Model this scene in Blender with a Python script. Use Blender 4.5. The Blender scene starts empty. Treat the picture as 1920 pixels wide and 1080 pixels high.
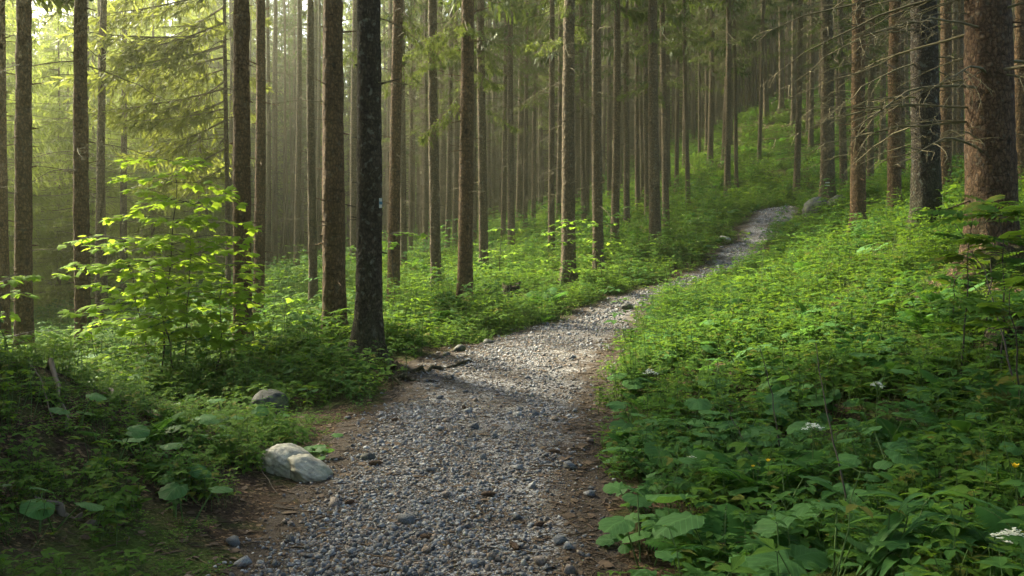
import bpy, math, random
import numpy as np
from mathutils import Vector, Matrix, Euler

# ------------------------------------------------------------------ camera, sky, sun, exposure
sc = bpy.context.scene
F_PX, V0, HC = 1663.0, 430.0, 1.6            # focal length in photo pixels, horizon row, eye height
cam = bpy.data.cameras.new('camera')
cam_o = bpy.data.objects.new('camera', cam)
sc.collection.objects.link(cam_o)
cam_o.location = (0, 0, HC)
cam_o.rotation_euler = (math.radians(90), 0, 0)
cam.sensor_width = 36.0
cam.lens = 36.0 * F_PX / 1920.0
cam.shift_y = -(540.0 - V0) / 1920.0
cam.clip_start, cam.clip_end = 0.05, 1500
sc.camera = cam_o

SUN_AZ, SUN_EL = math.radians(-52), math.radians(36)   # azimuth from +Y, towards -X (ahead and to the left)
world = bpy.data.worlds.new('World'); sc.world = world; world.use_nodes = True
wn = world.node_tree.nodes; wl = world.node_tree.links
bg = wn['Background']
sky = wn.new('ShaderNodeTexSky'); sky.sky_type = 'NISHITA'; sky.sun_disc = False
sky.sun_elevation = SUN_EL; sky.sun_rotation = SUN_AZ
sky.air_density = 1.0; sky.dust_density = 2.5; sky.ozone_density = 0.8
wl.new(sky.outputs[0], bg.inputs[0]); bg.inputs[1].default_value = 0.10
sun = bpy.data.lights.new('sun', 'SUN'); sun.energy = 5.0; sun.angle = math.radians(11); sun.color = (1.0, 0.91, 0.68)
sun_o = bpy.data.objects.new('sun', sun); sc.collection.objects.link(sun_o)
sd = Vector((math.sin(SUN_AZ) * math.cos(SUN_EL), math.cos(SUN_AZ) * math.cos(SUN_EL), math.sin(SUN_EL)))
sun_o.rotation_euler = sd.to_track_quat('Z', 'Y').to_euler(); sun_o.location = sd * 60
sc.view_settings.view_transform = 'Standard'; sc.view_settings.look = 'None'
sc.view_settings.exposure = 2.58; sc.view_settings.gamma = 1.0
HAZE = 0.0016

sc.render.engine = 'CYCLES'
cy = sc.cycles
cy.max_bounces = 6; cy.diffuse_bounces = 3; cy.glossy_bounces = 1; cy.transmission_bounces = 4
cy.volume_bounces = 1; cy.transparent_max_bounces = 4; cy.sample_clamp_indirect = 4.0
cy.caustics_reflective = False; cy.caustics_refractive = False
cy.use_denoising = True
try:
    cy.denoiser = 'OPENIMAGEDENOISE'; cy.denoising_input_passes = 'RGB_ALBEDO_NORMAL'; cy.denoising_prefilter = 'ACCURATE'
except Exception:
    pass
cy.use_adaptive_sampling = True; cy.adaptive_threshold = 0.015

rng = np.random.default_rng(7)
R = random.Random(11)

# ------------------------------------------------------------------ helpers
def link(o):
    sc.collection.objects.link(o); return o

class G:
    """collects triangles"""
    def __init__(s): s.V, s.F, s.U, s.R, s.M, s.n = [], [], [], [], [], 0
    def add(s, V, F, U=None, rnd=0.5, mat=0):
        V = np.asarray(V, float).reshape(-1, 3); F = np.asarray(F, int).reshape(-1, 3)
        k = len(V)
        s.V.append(V); s.F.append(F + s.n)
        s.U.append(np.zeros((k, 2)) if U is None else np.asarray(U, float))
        s.R.append(np.broadcast_to(np.asarray(rnd, float), (k,)).copy())
        s.M.append(np.full(len(F), mat, int)); s.n += k
    def leaf(s, pr, o, d, up, size, rnd, mat=0):
        V, F, U = pr
        o = np.asarray(o, float); d = np.asarray(d, float); d = d / (np.linalg.norm(d) + 1e-9)
        x = np.cross(d, up); x = x / (np.linalg.norm(x) + 1e-9); z = np.cross(x, d)
        s.add(o + size * (V[:, :1] * x + V[:, 1:2] * d + V[:, 2:] * z), F, U, rnd, mat)
    def mesh(s, name, mats, smooth=False):
        V = np.concatenate(s.V); F = np.concatenate(s.F); U = np.concatenate(s.U); Rn = np.concatenate(s.R); M = np.concatenate(s.M)
        me = bpy.data.meshes.new(name)
        me.vertices.add(len(V)); me.vertices.foreach_set('co', V.ravel())
        me.loops.add(F.size); me.loops.foreach_set('vertex_index', F.ravel())
        me.polygons.add(len(F)); me.polygons.foreach_set('loop_start', np.arange(0, F.size, 3)); 
        try: me.polygons.foreach_set('loop_total', np.full(len(F), 3))
        except Exception: pass
        for m in (mats if isinstance(mats, (list, tuple)) else [mats]): me.materials.append(m)
        me.polygons.foreach_set('material_index', M)
        if smooth: me.polygons.foreach_set('use_smooth', np.ones(len(F), bool))
        uv = me.uv_layers.new(name='UVMap'); uv.data.foreach_set('uv', U[F.ravel()].ravel())
        a = me.attributes.new('rnd', 'FLOAT', 'POINT'); a.data.foreach_set('value', Rn)
        me.update(calc_edges=True)
        return me

def ob(name, me, parent=None, loc=(0, 0, 0), rot=(0, 0, 0), scl=(1, 1, 1)):
    o = bpy.data.objects.new(name, me); link(o)
    if parent is not None: o.parent = parent
    o.location = loc; o.rotation_euler = rot
    o.scale = scl if isinstance(scl, (tuple, list)) else (scl, scl, scl)
    return o
def thing(name, label, cat, loc, rotz=0.0, group=None, me=None, scl=1.0):
    o = ob(name, me, None, loc, (0, 0, rotz), scl)
    o['label'] = label; o['category'] = cat
    if group: o['group'] = group
    return o

def tube(P, rad, sides=5):
    P = np.asarray(P, float); n = len(P); rad = np.broadcast_to(np.asarray(rad, float), (n,))
    T = np.gradient(P, axis=0); T /= np.linalg.norm(T, axis=1)[:, None] + 1e-9
    ref = np.array([0, 0, 1.0]) if abs(T[:, 2]).mean() < 0.8 else np.array([1.0, 0, 0])
    X = np.cross(T, ref); X /= np.linalg.norm(X, axis=1)[:, None] + 1e-9
    Y = np.cross(T, X)
    a = np.linspace(0, 2 * np.pi, sides, endpoint=False)
    V = P[:, None] + rad[:, None, None] * (np.cos(a)[None, :, None] * X[:, None] + np.sin(a)[None, :, None] * Y[:, None])
    i = np.arange(n - 1)[:, None] * sides; j = np.arange(sides)[None]; j2 = (j + 1) % sides
    q = np.stack([i + j, i + j2, i + sides + j2, i + sides + j], -1).reshape(-1, 4)
    F = np.concatenate([q[:, [0, 1, 2]], q[:, [0, 2, 3]]])
    U = np.stack(np.broadcast_arrays(a[None, :] / 6.283, np.linspace(0, 1, n)[:, None]), -1).reshape(-1, 2)
    return V.reshape(-1, 3), F, U

_lat = np.random.default_rng(5).random((64, 64))
def vn(x, y, f=1.0, seed=0):
    x = np.asarray(x, float) * f + 17.3 * seed + 1000; y = np.asarray(y, float) * f + 9.7 * seed + 1000
    xi = np.floor(x).astype(int); yi = np.floor(y).astype(int); fx = x - xi; fy = y - yi
    fx = fx * fx * (3 - 2 * fx); fy = fy * fy * (3 - 2 * fy)
    g = lambda a, b: _lat[a % 64, b % 64]
    return (g(xi, yi) * (1 - fx) + g(xi + 1, yi) * fx) * (1 - fy) + (g(xi, yi + 1) * (1 - fx) + g(xi + 1, yi + 1) * fx) * fy
def fbm(x, y, f, o=3, seed=0):
    return sum(vn(x, y, f * 2 ** k, seed + k) * 0.5 ** k for k in range(o)) / (2 - 0.5 ** (o - 1)) - 0.5

# ------------------------------------------------------------------ materials
def mat(name):
    m = bpy.data.materials.new(name); m.use_nodes = True
    nt = m.node_tree; nt.nodes.clear()
    out = nt.nodes.new('ShaderNodeOutputMaterial')
    N = lambda t, **k: _node(nt, t, **k)
    L = nt.links.new
    return m, N, L, out
def _node(nt, t, **k):
    n = nt.nodes.new(t)
    for a, v in k.items():
        if a.startswith('i_'):
            key = a[2:]; key = int(key) if key.isdigit() else key.replace('_', ' ')
            n.inputs[key].default_value = v
        else: setattr(n, a, v)
    return n
def ramp(N, L, src, stops, interp='LINEAR'):
    r = N('ShaderNodeValToRGB'); e = r.color_ramp.elements; r.color_ramp.interpolation = interp
    while len(e) < len(stops): e.new(0.5)
    for el, (p, c) in zip(e, stops): el.position = p; el.color = (*c, 1) if len(c) == 3 else c
    L(src, r.inputs[0]); return r.outputs[0]
def mix(N, L, fac, a, b, mode='MIX'):
    n = N('ShaderNodeMix', data_type='RGBA', blend_type=mode)
    for idx, v in ((0, fac), (6, a), (7, b)):
        if hasattr(v, 'links') or isinstance(v, bpy.types.NodeSocket): L(v, n.inputs[idx])
        elif idx == 0: n.inputs[0].default_value = v
        else: n.inputs[idx].default_value = (*v, 1)
    return n.outputs[2]
def math_(N, L, op, a, b=None, c=None):
    n = N('ShaderNodeMath', operation=op)
    for i, v in enumerate((a, b, c)):
        if v is None: continue
        if isinstance(v, bpy.types.NodeSocket): L(v, n.inputs[i])
        else: n.inputs[i].default_value = v
    return n.outputs[0]

def leaf_mat(name, c0, c1, trans=0.4, tcol=None, rough=0.75, veins=0.35, spec=0.08, vein_n=7.0):
    m, N, L, out = mat(name)
    at = N('ShaderNodeAttribute', attribute_name='rnd')
    oi = N('ShaderNodeObjectInfo')
    k = math_(N, L, 'ADD', math_(N, L, 'MULTIPLY', at.outputs['Fac'], 0.65), math_(N, L, 'MULTIPLY', oi.outputs['Random'], 0.35))
    col = mix(N, L, k, c0, c1)
    if veins > 0 or 'sorrel' in name: col = mix(N, L, math_(N, L, 'MULTIPLY', math_(N, L, 'GREATER_THAN', at.outputs['Fac'], 0.955), 0.8), col, (0.17, 0.135, 0.03))
    if veins > 0:
        uv = N('ShaderNodeUVMap'); sx = N('ShaderNodeSeparateXYZ'); L(uv.outputs[0], sx.inputs[0])
        ax = math_(N, L, 'ABSOLUTE', math_(N, L, 'SUBTRACT', sx.outputs[0], 0.5))
        mid = math_(N, L, 'LESS_THAN', ax, 0.02)
        lat = math_(N, L, 'FRACT', math_(N, L, 'SUBTRACT', math_(N, L, 'MULTIPLY', sx.outputs[1], vein_n), math_(N, L, 'MULTIPLY', ax, vein_n * 0.9)))
        lat = math_(N, L, 'LESS_THAN', lat, 0.13)
        v = math_(N, L, 'MULTIPLY', math_(N, L, 'MAXIMUM', mid, lat), veins)
        col = mix(N, L, v, col, tuple(min(1, x * 1.9 + 0.02) for x in c1))
    ns = N('ShaderNodeTexNoise', i_Scale=9.0, i_Detail=2.0)
    col = mix(N, L, math_(N, L, 'MULTIPLY', ns.outputs[0], 0.35), col, tuple(x * 0.55 for x in c0))
    p = N('ShaderNodeBsdfPrincipled', i_Roughness=rough); L(col, p.inputs['Base Color']); p.inputs['Specular IOR Level'].default_value = spec
    t = N('ShaderNodeBsdfTranslucent'); tc = tcol or tuple(min(1, x * f) for x, f in zip(c1, (1.7, 1.5, 0.7)))
    L(mix(N, L, 0.65, col, tc), t.inputs[0])
    ms = N('ShaderNodeMixShader', i_0=trans); L(p.outputs[0], ms.inputs[1]); L(t.outputs[0], ms.inputs[2]); L(ms.outputs[0], out.inputs[0])
    return m

M = {}
M['butterbur'] = leaf_mat('butterbur_leaf', (0.045, 0.12, 0.032), (0.095, 0.22, 0.055), 0.38, rough=0.6, veins=0.30, spec=.15)
M['herb'] = leaf_mat('herb_leaf', (0.038, 0.105, 0.018), (0.120, 0.218, 0.028), 0.45, rough=0.75, veins=0.25)
M['herb2'] = leaf_mat('bramble_leaf', (0.028, 0.085, 0.020), (0.080, 0.18, 0.036), 0.42, rough=0.75, veins=0.35, vein_n=9)
M['sorrel'] = leaf_mat('sorrel_leaf', (0.045, 0.11, 0.018), (0.11, 0.21, 0.03), 0.42, veins=0.0)
M['fern'] = leaf_mat('fern_leaf', (0.030, 0.10, 0.020), (0.075, 0.19, 0.034), 0.4, veins=0.0)
M['grass'] = leaf_mat('grass_blade', (0.05, 0.11, 0.02), (0.11, 0.20, 0.04), 0.35, veins=0.0)
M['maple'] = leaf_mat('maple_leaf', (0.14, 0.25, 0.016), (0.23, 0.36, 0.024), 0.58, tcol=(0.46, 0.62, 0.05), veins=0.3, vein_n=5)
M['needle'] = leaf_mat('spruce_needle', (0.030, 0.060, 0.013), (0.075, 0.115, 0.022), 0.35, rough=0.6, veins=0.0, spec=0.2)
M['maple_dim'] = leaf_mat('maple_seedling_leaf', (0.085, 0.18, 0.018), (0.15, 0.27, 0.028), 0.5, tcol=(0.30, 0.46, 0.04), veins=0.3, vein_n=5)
M['needle_mid'] = leaf_mat('mid_tone_spruce_needle', (0.045, 0.080, 0.020), (0.105, 0.145, 0.035), 0.42, rough=0.7, veins=0.0, spec=0.1)  # mid-tone needle colour between the dark crowns and the light sprays
M['needle_spray'] = leaf_mat('lightened_spruce_needle', (0.085, 0.120, 0.028), (0.17, 0.21, 0.055), 0.52, rough=0.6, veins=0.0, spec=0.2)  # lighter needle colour standing in for sunlight the sprays don't get
M['needle_pale'] = leaf_mat('pale_spruce_needle', (0.085, 0.130, 0.022), (0.16, 0.215, 0.036), 0.55, tcol=(0.42, 0.50, 0.08), rough=0.6, veins=0.0, spec=0.2)  # paler, more translucent needle colour imitating the glow of sunlit haze

def flat_mat(name, col, rough=0.8, var=0.3, scale=30.0, bump=0.0, spec=0.2):
    m, N, L, out = mat(name)
    ns = N('ShaderNodeTexNoise', i_Scale=scale, i_Detail=4.0)
    tc = N('ShaderNodeTexCoord'); L(tc.outputs['Object'], ns.inputs['Vector'])
    at = N('ShaderNodeAttribute', attribute_name='rnd')
    c = mix(N, L, ns.outputs[0], tuple(x * (1 - var) for x in col), tuple(min(1, x * (1 + var)) for x in col))
    p = N('ShaderNodeBsdfPrincipled', i_Roughness=rough); L(c, p.inputs['Base Color']); p.inputs['Specular IOR Level'].default_value = spec
    if bump:
        b = N('ShaderNodeBump', i_Strength=bump, i_Distance=0.01); L(ns.outputs[0], b.inputs['Height']); L(b.outputs[0], p.inputs['Normal'])
    L(p.outputs[0], out.inputs[0]); return m
M['twig'] = flat_mat('dead_twig', (0.105, 0.088, 0.046), 0.85)
M['wood'] = flat_mat('grey_dead_wood', (0.13, 0.105, 0.08), 0.85, 0.4, 14, 0.6)
M['stem'] = flat_mat('green_stem', (0.07, 0.12, 0.03), 0.6)
M['dark_stem'] = flat_mat('dark_woody_stem', (0.045, 0.038, 0.028), 0.7)
M['white_petal'] = flat_mat('white_petal', (0.55, 0.58, 0.47), 0.7, 0.3, 80)
M['yellow_petal'] = flat_mat('yellow_petal', (0.85, 0.55, 0.02), 0.4, 0.1)
M['paint_white'] = flat_mat('white_paint', (0.40, 0.42, 0.38), 0.8, 0.5, 40)
M['paint_blue'] = flat_mat('blue_paint', (0.04, 0.13, 0.20), 0.8, 0.2, 40)
M['cone'] = flat_mat('spruce_cone_scale', (0.10, 0.06, 0.035), 0.7, 0.4, 60, 0.8)
M['litter'] = flat_mat('brown_litter', (0.085, 0.058, 0.037), 0.85, 0.5, 25)

def bark(name, c_lo, c_hi, scale, moss=0.4, lichen=0.15, bump=1.0):
    m, N, L, out = mat(name)
    tc = N('ShaderNodeTexCoord'); oi = N('ShaderNodeObjectInfo')
    off = N('ShaderNodeVectorMath', operation='SCALE'); 
    cmb = N('ShaderNodeCombineXYZ'); L(oi.outputs['Random'], cmb.inputs[0]); L(oi.outputs['Random'], cmb.inputs[1]); L(cmb.outputs[0], off.inputs[0]); off.inputs['Scale'].default_value = 40
    va = N('ShaderNodeVectorMath', operation='ADD'); L(tc.outputs['Object'], va.inputs[0]); L(off.outputs[0], va.inputs[1])
    mp = N('ShaderNodeMapping'); mp.inputs['Scale'].default_value = (1, 1, 0.55); L(va.outputs[0], mp.inputs[0])
    w = N('ShaderNodeTexNoise', i_Scale=scale * 0.7, i_Detail=4.0); L(mp.outputs[0], w.inputs[0])
    wv = mix(N, L, 0.16, mp.outputs[0], w.outputs['Color'], 'ADD')
    vo = N('ShaderNodeTexVoronoi', feature='F1', i_Scale=scale * 2.2); L(wv, vo.inputs[0])
    n1 = N('ShaderNodeTexNoise', i_Scale=2.6, i_Detail=6.0, i_Roughness=0.65); L(mp.outputs[0], n1.inputs[0])
    n2 = N('ShaderNodeTexNoise', i_Scale=70.0, i_Detail=5.0, i_Roughness=0.7); L(mp.outputs[0], n2.inputs[0])
    mr = N('ShaderNodeMapping'); mr.inputs['Scale'].default_value = (1, 1, 3.2); L(va.outputs[0], mr.inputs[0])
    n3 = N('ShaderNodeTexNoise', i_Scale=9.0, i_Detail=4.0); L(mr.outputs[0], n3.inputs[0])
    sh = N('ShaderNodeSeparateColor'); L(vo.outputs['Color'], sh.inputs[0])
    k = math_(N, L, 'ADD', math_(N, L, 'MULTIPLY', n1.outputs[0], 0.55), math_(N, L, 'MULTIPLY', n2.outputs[0], 0.5))
    col = mix(N, L, ramp(N, L, k, [(0.36, (0, 0, 0)), (0.70, (1, 1, 1))]), c_lo, c_hi)
    col = mix(N, L, math_(N, L, 'MULTIPLY', sh.outputs[0], 0.42), col, tuple(min(1, x * 1.5) for x in c_hi))
    col = mix(N, L, math_(N, L, 'MULTIPLY', oi.outputs['Random'], 0.5), col, (c_hi[0] * 0.72, c_hi[1] * 0.8, c_hi[2] * 0.82))
    col = mix(N, L, math_(N, L, 'MULTIPLY', ramp(N, L, n3.outputs[0], [(0.34, (1, 1, 1)), (0.46, (0, 0, 0))]), 0.55), col, tuple(x * 0.45 for x in c_lo))
    wv2 = mix(N, L, 0.05, mp.outputs[0], n1.outputs['Color'], 'ADD'); wv2 = mix(N, L, 0.035, wv2, n2.outputs['Color'], 'ADD')
    ve = N('ShaderNodeTexVoronoi', feature='DISTANCE_TO_EDGE', i_Scale=scale * 1.9); L(wv2, ve.inputs[0])
    crack = ramp(N, L, ve.outputs[0], [(0.0, (1, 1, 1)), (0.22, (0, 0, 0))])
    kn = N('ShaderNodeTexVoronoi', feature='F1', i_Scale=4.2); L(mp.outputs[0], kn.inputs[0])
    knot = ramp(N, L, math_(N, L, 'ADD', kn.outputs['Distance'], math_(N, L, 'MULTIPLY', n2.outputs[0], .10)), [(0.13, (1, 1, 1)), (0.21, (0, 0, 0))])
    col = mix(N, L, math_(N, L, 'MULTIPLY', crack, 0.6), col, tuple(x * 0.4 for x in c_lo))
    col = mix(N, L, math_(N, L, 'MULTIPLY', knot, 0.75), col, tuple(x * 0.35 for x in c_lo))
    # lichen spots and moss near the foot
    li = N('ShaderNodeTexNoise', i_Scale=14.0, i_Detail=3.0); L(va.outputs[0], li.inputs[0])
    col = mix(N, L, math_(N, L, 'MULTIPLY', ramp(N, L, li.outputs[0], [(0.58, (0, 0, 0)), (0.68, (1, 1, 1))]), lichen), col, (0.30, 0.33, 0.27))
    sx = N('ShaderNodeSeparateXYZ'); L(tc.outputs['Object'], sx.inputs[0])
    mo = math_(N, L, 'ADD', math_(N, L, 'MULTIPLY', sx.outputs[2], -0.34), math_(N, L, 'MULTIPLY', n1.outputs[0], 1.5))
    mo = math_(N, L, 'MULTIPLY', ramp(N, L, mo, [(0.45, (0, 0, 0)), (0.85, (1, 1, 1))]), moss)
    col = mix(N, L, mo, col, (0.055, 0.075, 0.022))
    p = N('ShaderNodeBsdfPrincipled', i_Roughness=0.85); p.inputs['Specular IOR Level'].default_value = 0.15; L(col, p.inputs['Base Color'])
    h = math_(N, L, 'ADD', math_(N, L, 'MULTIPLY', n3.outputs[0], 0.8), math_(N, L, 'MULTIPLY', n2.outputs[0], 0.7))
    h = math_(N, L, 'ADD', h, math_(N, L, 'MULTIPLY', sh.outputs[0], 0.45))
    h = math_(N, L, 'SUBTRACT', h, math_(N, L, 'MULTIPLY', crack, 0.5))
    b = N('ShaderNodeBump', i_Strength=bump, i_Distance=0.022); L(h, b.inputs['Height']); L(b.outputs[0], p.inputs['Normal'])
    L(p.outputs[0], out.inputs[0]); return m
M['bark'] = bark('spruce_bark', (0.040, 0.030, 0.017), (0.168, 0.118, 0.064), 12)
M['bark_brown'] = bark('brown_spruce_bark', (0.048, 0.028, 0.014), (0.195, 0.118, 0.057), 13, moss=0.3, lichen=0.1)
M['bark_dark'] = bark('dark_scaly_bark', (0.022, 0.016, 0.011), (0.095, 0.072, 0.050), 15, moss=0.35, lichen=0.32, bump=1.3)
M['bark_red'] = bark('reddish_scaly_bark', (0.038, 0.022, 0.012), (0.145, 0.085, 0.047), 12, moss=0.35, lichen=0.12, bump=1.1)

def ground_mat():
    m, N, L, out = mat('forest_floor')
    tc = N('ShaderNodeTexCoord')
    a = N('ShaderNodeTexNoise', i_Scale=0.9, i_Detail=6.0, i_Roughness=0.65); L(tc.outputs['Object'], a.inputs[0])
    b = N('ShaderNodeTexNoise', i_Scale=38.0, i_Detail=5.0, i_Roughness=0.7); L(tc.outputs['Object'], b.inputs[0])
    v = N('ShaderNodeTexVoronoi', i_Scale=55.0); L(tc.outputs['Object'], v.inputs[0])
    soil = mix(N, L, ramp(N, L, b.outputs[0], [(0.32, (0, 0, 0)), (0.68, (1, 1, 1))]), (0.022, 0.015, 0.010), (0.085, 0.056, 0.034))
    sep = N('ShaderNodeSeparateColor'); L(v.outputs['Color'], sep.inputs[0])
    soil = mix(N, L, ramp(N, L, sep.outputs[0], [(0.86, (0, 0, 0)), (0.9, (1, 1, 1))]), soil, (0.20, 0.13, 0.075))
    moss = mix(N, L, b.outputs[0], (0.022, 0.045, 0.009), (0.085, 0.115, 0.020))
    k = ramp(N, L, a.outputs[0], [(0.47, (0, 0, 0)), (0.60, (1, 1, 1))])
    col = mix(N, L, k, soil, moss)
    p = N('ShaderNodeBsdfPrincipled', i_Roughness=0.95); p.inputs['Specular IOR Level'].default_value = 0.1; L(col, p.inputs['Base Color'])
    h = math_(N, L, 'ADD', b.outputs[0], math_(N, L, 'MULTIPLY', v.outputs[0], 0.5))
    bm = N('ShaderNodeBump', i_Strength=0.9, i_Distance=0.03); L(h, bm.inputs['Height']); L(bm.outputs[0], p.inputs['Normal'])
    L(p.outputs[0], out.inputs[0]); return m
M['ground'] = ground_mat()
def path_mat():
    m, N, L, out = mat('gravel_path_dirt')
    tc = N('ShaderNodeTexCoord')
    a = N('ShaderNodeTexNoise', i_Scale=1.7, i_Detail=6.0, i_Roughness=0.65); L(tc.outputs['Object'], a.inputs[0])
    b = N('ShaderNodeTexNoise', i_Scale=60.0, i_Detail=5.0, i_Roughness=0.7); L(tc.outputs['Object'], b.inputs[0])
    v = N('ShaderNodeTexVoronoi', i_Scale=70.0, i_Randomness=1.0); L(tc.outputs['Object'], v.inputs[0])
    sep = N('ShaderNodeSeparateColor'); L(v.outputs['Color'], sep.inputs[0])
    dirt = mix(N, L, b.outputs[0], (0.028, 0.021, 0.015), (0.085, 0.064, 0.046))
    grit = mix(N, L, sep.outputs[0], (0.11, 0.105, 0.10), (0.36, 0.36, 0.36))
    at = N('ShaderNodeAttribute', attribute_name='rnd'); ed = ramp(N, L, math_(N, L, 'ADD', at.outputs['Fac'], math_(N, L, 'MULTIPLY', math_(N, L, 'SUBTRACT', a.outputs[0], .5), 1.2)), [(0.15, (0, 0, 0)), (0.55, (1, 1, 1))])
    k = math_(N, L, 'MULTIPLY', ramp(N, L, a.outputs[0], [(0.36, (0, 0, 0)), (0.58, (1, 1, 1))]), ramp(N, L, sep.outputs[1], [(0.3, (0, 0, 0)), (0.35, (1, 1, 1))]))
    col = mix(N, L, math_(N, L, 'MULTIPLY', k, ed), dirt, grit)
    p = N('ShaderNodeBsdfPrincipled', i_Roughness=0.9); p.inputs['Specular IOR Level'].default_value = 0.2; L(col, p.inputs['Base Color'])
    h = math_(N, L, 'SUBTRACT', b.outputs[0], math_(N, L, 'MULTIPLY', v.outputs[0], 1.0))
    bm = N('ShaderNodeBump', i_Strength=0.9, i_Distance=0.012); L(h, bm.inputs['Height']); L(bm.outputs[0], p.inputs['Normal'])
    L(p.outputs[0], out.inputs[0]); return m
M['path'] = path_mat()
def stone_mat(name, c0, c1, moss=0.0, use_rnd=True):
    m, N, L, out = mat(name)
    tc = N('ShaderNodeTexCoord'); oi = N('ShaderNodeObjectInfo'); at = N('ShaderNodeAttribute', attribute_name='rnd')
    n = N('ShaderNodeTexNoise', i_Scale=16.0, i_Detail=6.0, i_Roughness=0.7); L(tc.outputs['Object'], n.inputs[0])
    n2 = N('ShaderNodeTexNoise', i_Scale=70.0, i_Detail=3.0); L(tc.outputs['Object'], n2.inputs[0])
    r = math_(N, L, 'FRACT', math_(N, L, 'ADD', at.outputs['Fac'], oi.outputs['Random']))
    col = mix(N, L, r, c0, c1)
    warm = ramp(N, L, math_(N, L, 'FRACT', math_(N, L, 'MULTIPLY', r, 7.3)), [(0.70, (0, 0, 0)), (0.76, (1, 1, 1))])
    if use_rnd: col = mix(N, L, math_(N, L, 'MULTIPLY', warm, 0.7), col, (0.26, 0.18, 0.12))
    col = mix(N, L, ramp(N, L, n.outputs[0], [(0.35, (1, 1, 1)), (0.6, (0, 0, 0))]), col, tuple(x * 0.55 for x in c0))
    if moss:
        ge = N('ShaderNodeNewGeometry'); sx = N('ShaderNodeSeparateXYZ'); L(tc.outputs['Object'], sx.inputs[0])
        g = N('ShaderNodeTexNoise', i_Scale=7.0, i_Detail=5.0); L(tc.outputs['Object'], g.inputs[0])
        mk = ramp(N, L, g.outputs[0], [(0.50, (0, 0, 0)), (0.64, (1, 1, 1))])
        col = mix(N, L, math_(N, L, 'MULTIPLY', mk, moss), col, (0.10, 0.13, 0.035))
    p = N('ShaderNodeBsdfPrincipled', i_Roughness=0.75); p.inputs['Specular IOR Level'].default_value = 0.3; L(col, p.inputs['Base Color'])
    h = math_(N, L, 'ADD', n.outputs[0], math_(N, L, 'MULTIPLY', n2.outputs[0], 0.4))
    bm = N('ShaderNodeBump', i_Strength=0.6, i_Distance=0.012); L(h, bm.inputs['Height']); L(bm.outputs[0], p.inputs['Normal'])
    L(p.outputs[0], out.inputs[0]); return m
M['stone'] = stone_mat('grey_gravel_stone', (0.085, 0.09, 0.097), (0.38, 0.39, 0.40))
M['boulder'] = stone_mat('pale_boulder_stone', (0.32, 0.30, 0.235), (0.42, 0.40, 0.32), 0.4, False)
M['rock'] = stone_mat('mossy_grey_rock', (0.042, 0.044, 0.038), (0.085, 0.088, 0.078), 0.7, False)
M['moss'] = flat_mat('moss_cushion', (0.10, 0.115, 0.025), 0.95, 0.6, 60, 1.0, 0.05)

# ------------------------------------------------------------------ terrain heights
PATH = np.array([  # photo row, left edge, right edge, depth
 (1350, 260, 1130, 2.9), (1080, 445, 1112, 4.05), (900, 612, 1108, 5.7), (800, 668, 1105, 7.2), (700, 775, 1138, 9.8), (650, 888, 1160, 12.0),
 (610, 1022, 1185, 14.8), (580, 1095, 1215, 17.0), (555, 1165, 1255, 19.0), (530, 1245, 1330, 21.0), (500, 1320, 1408, 23.4),
 (460, 1362, 1462, 26.5), (420, 1400, 1502, 29.5), (396, 1418, 1496, 32.0), (391, 1438, 1496, 33.2), (388, 1470, 1512, 34.2), (384, 1510, 1545, 35.5)])
def wx(u, Y): return (u - 960.0) * Y / F_PX
def wz(v, Y): return HC + (V0 - v) * Y / F_PX
pY = PATH[:, 3]; pL = wx(PATH[:, 1], pY); pR = wx(PATH[:, 2], pY)
def path_lr(y):
    return np.interp(y, pY, pL), np.interp(y, pY, pR)
CP = []   # x, y, z
for v, ul, ur, Y in PATH:
    for u in (ul, (ul + ur) / 2, ur): CP.append((wx(u, Y), Y, wz(v, Y)))
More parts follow.
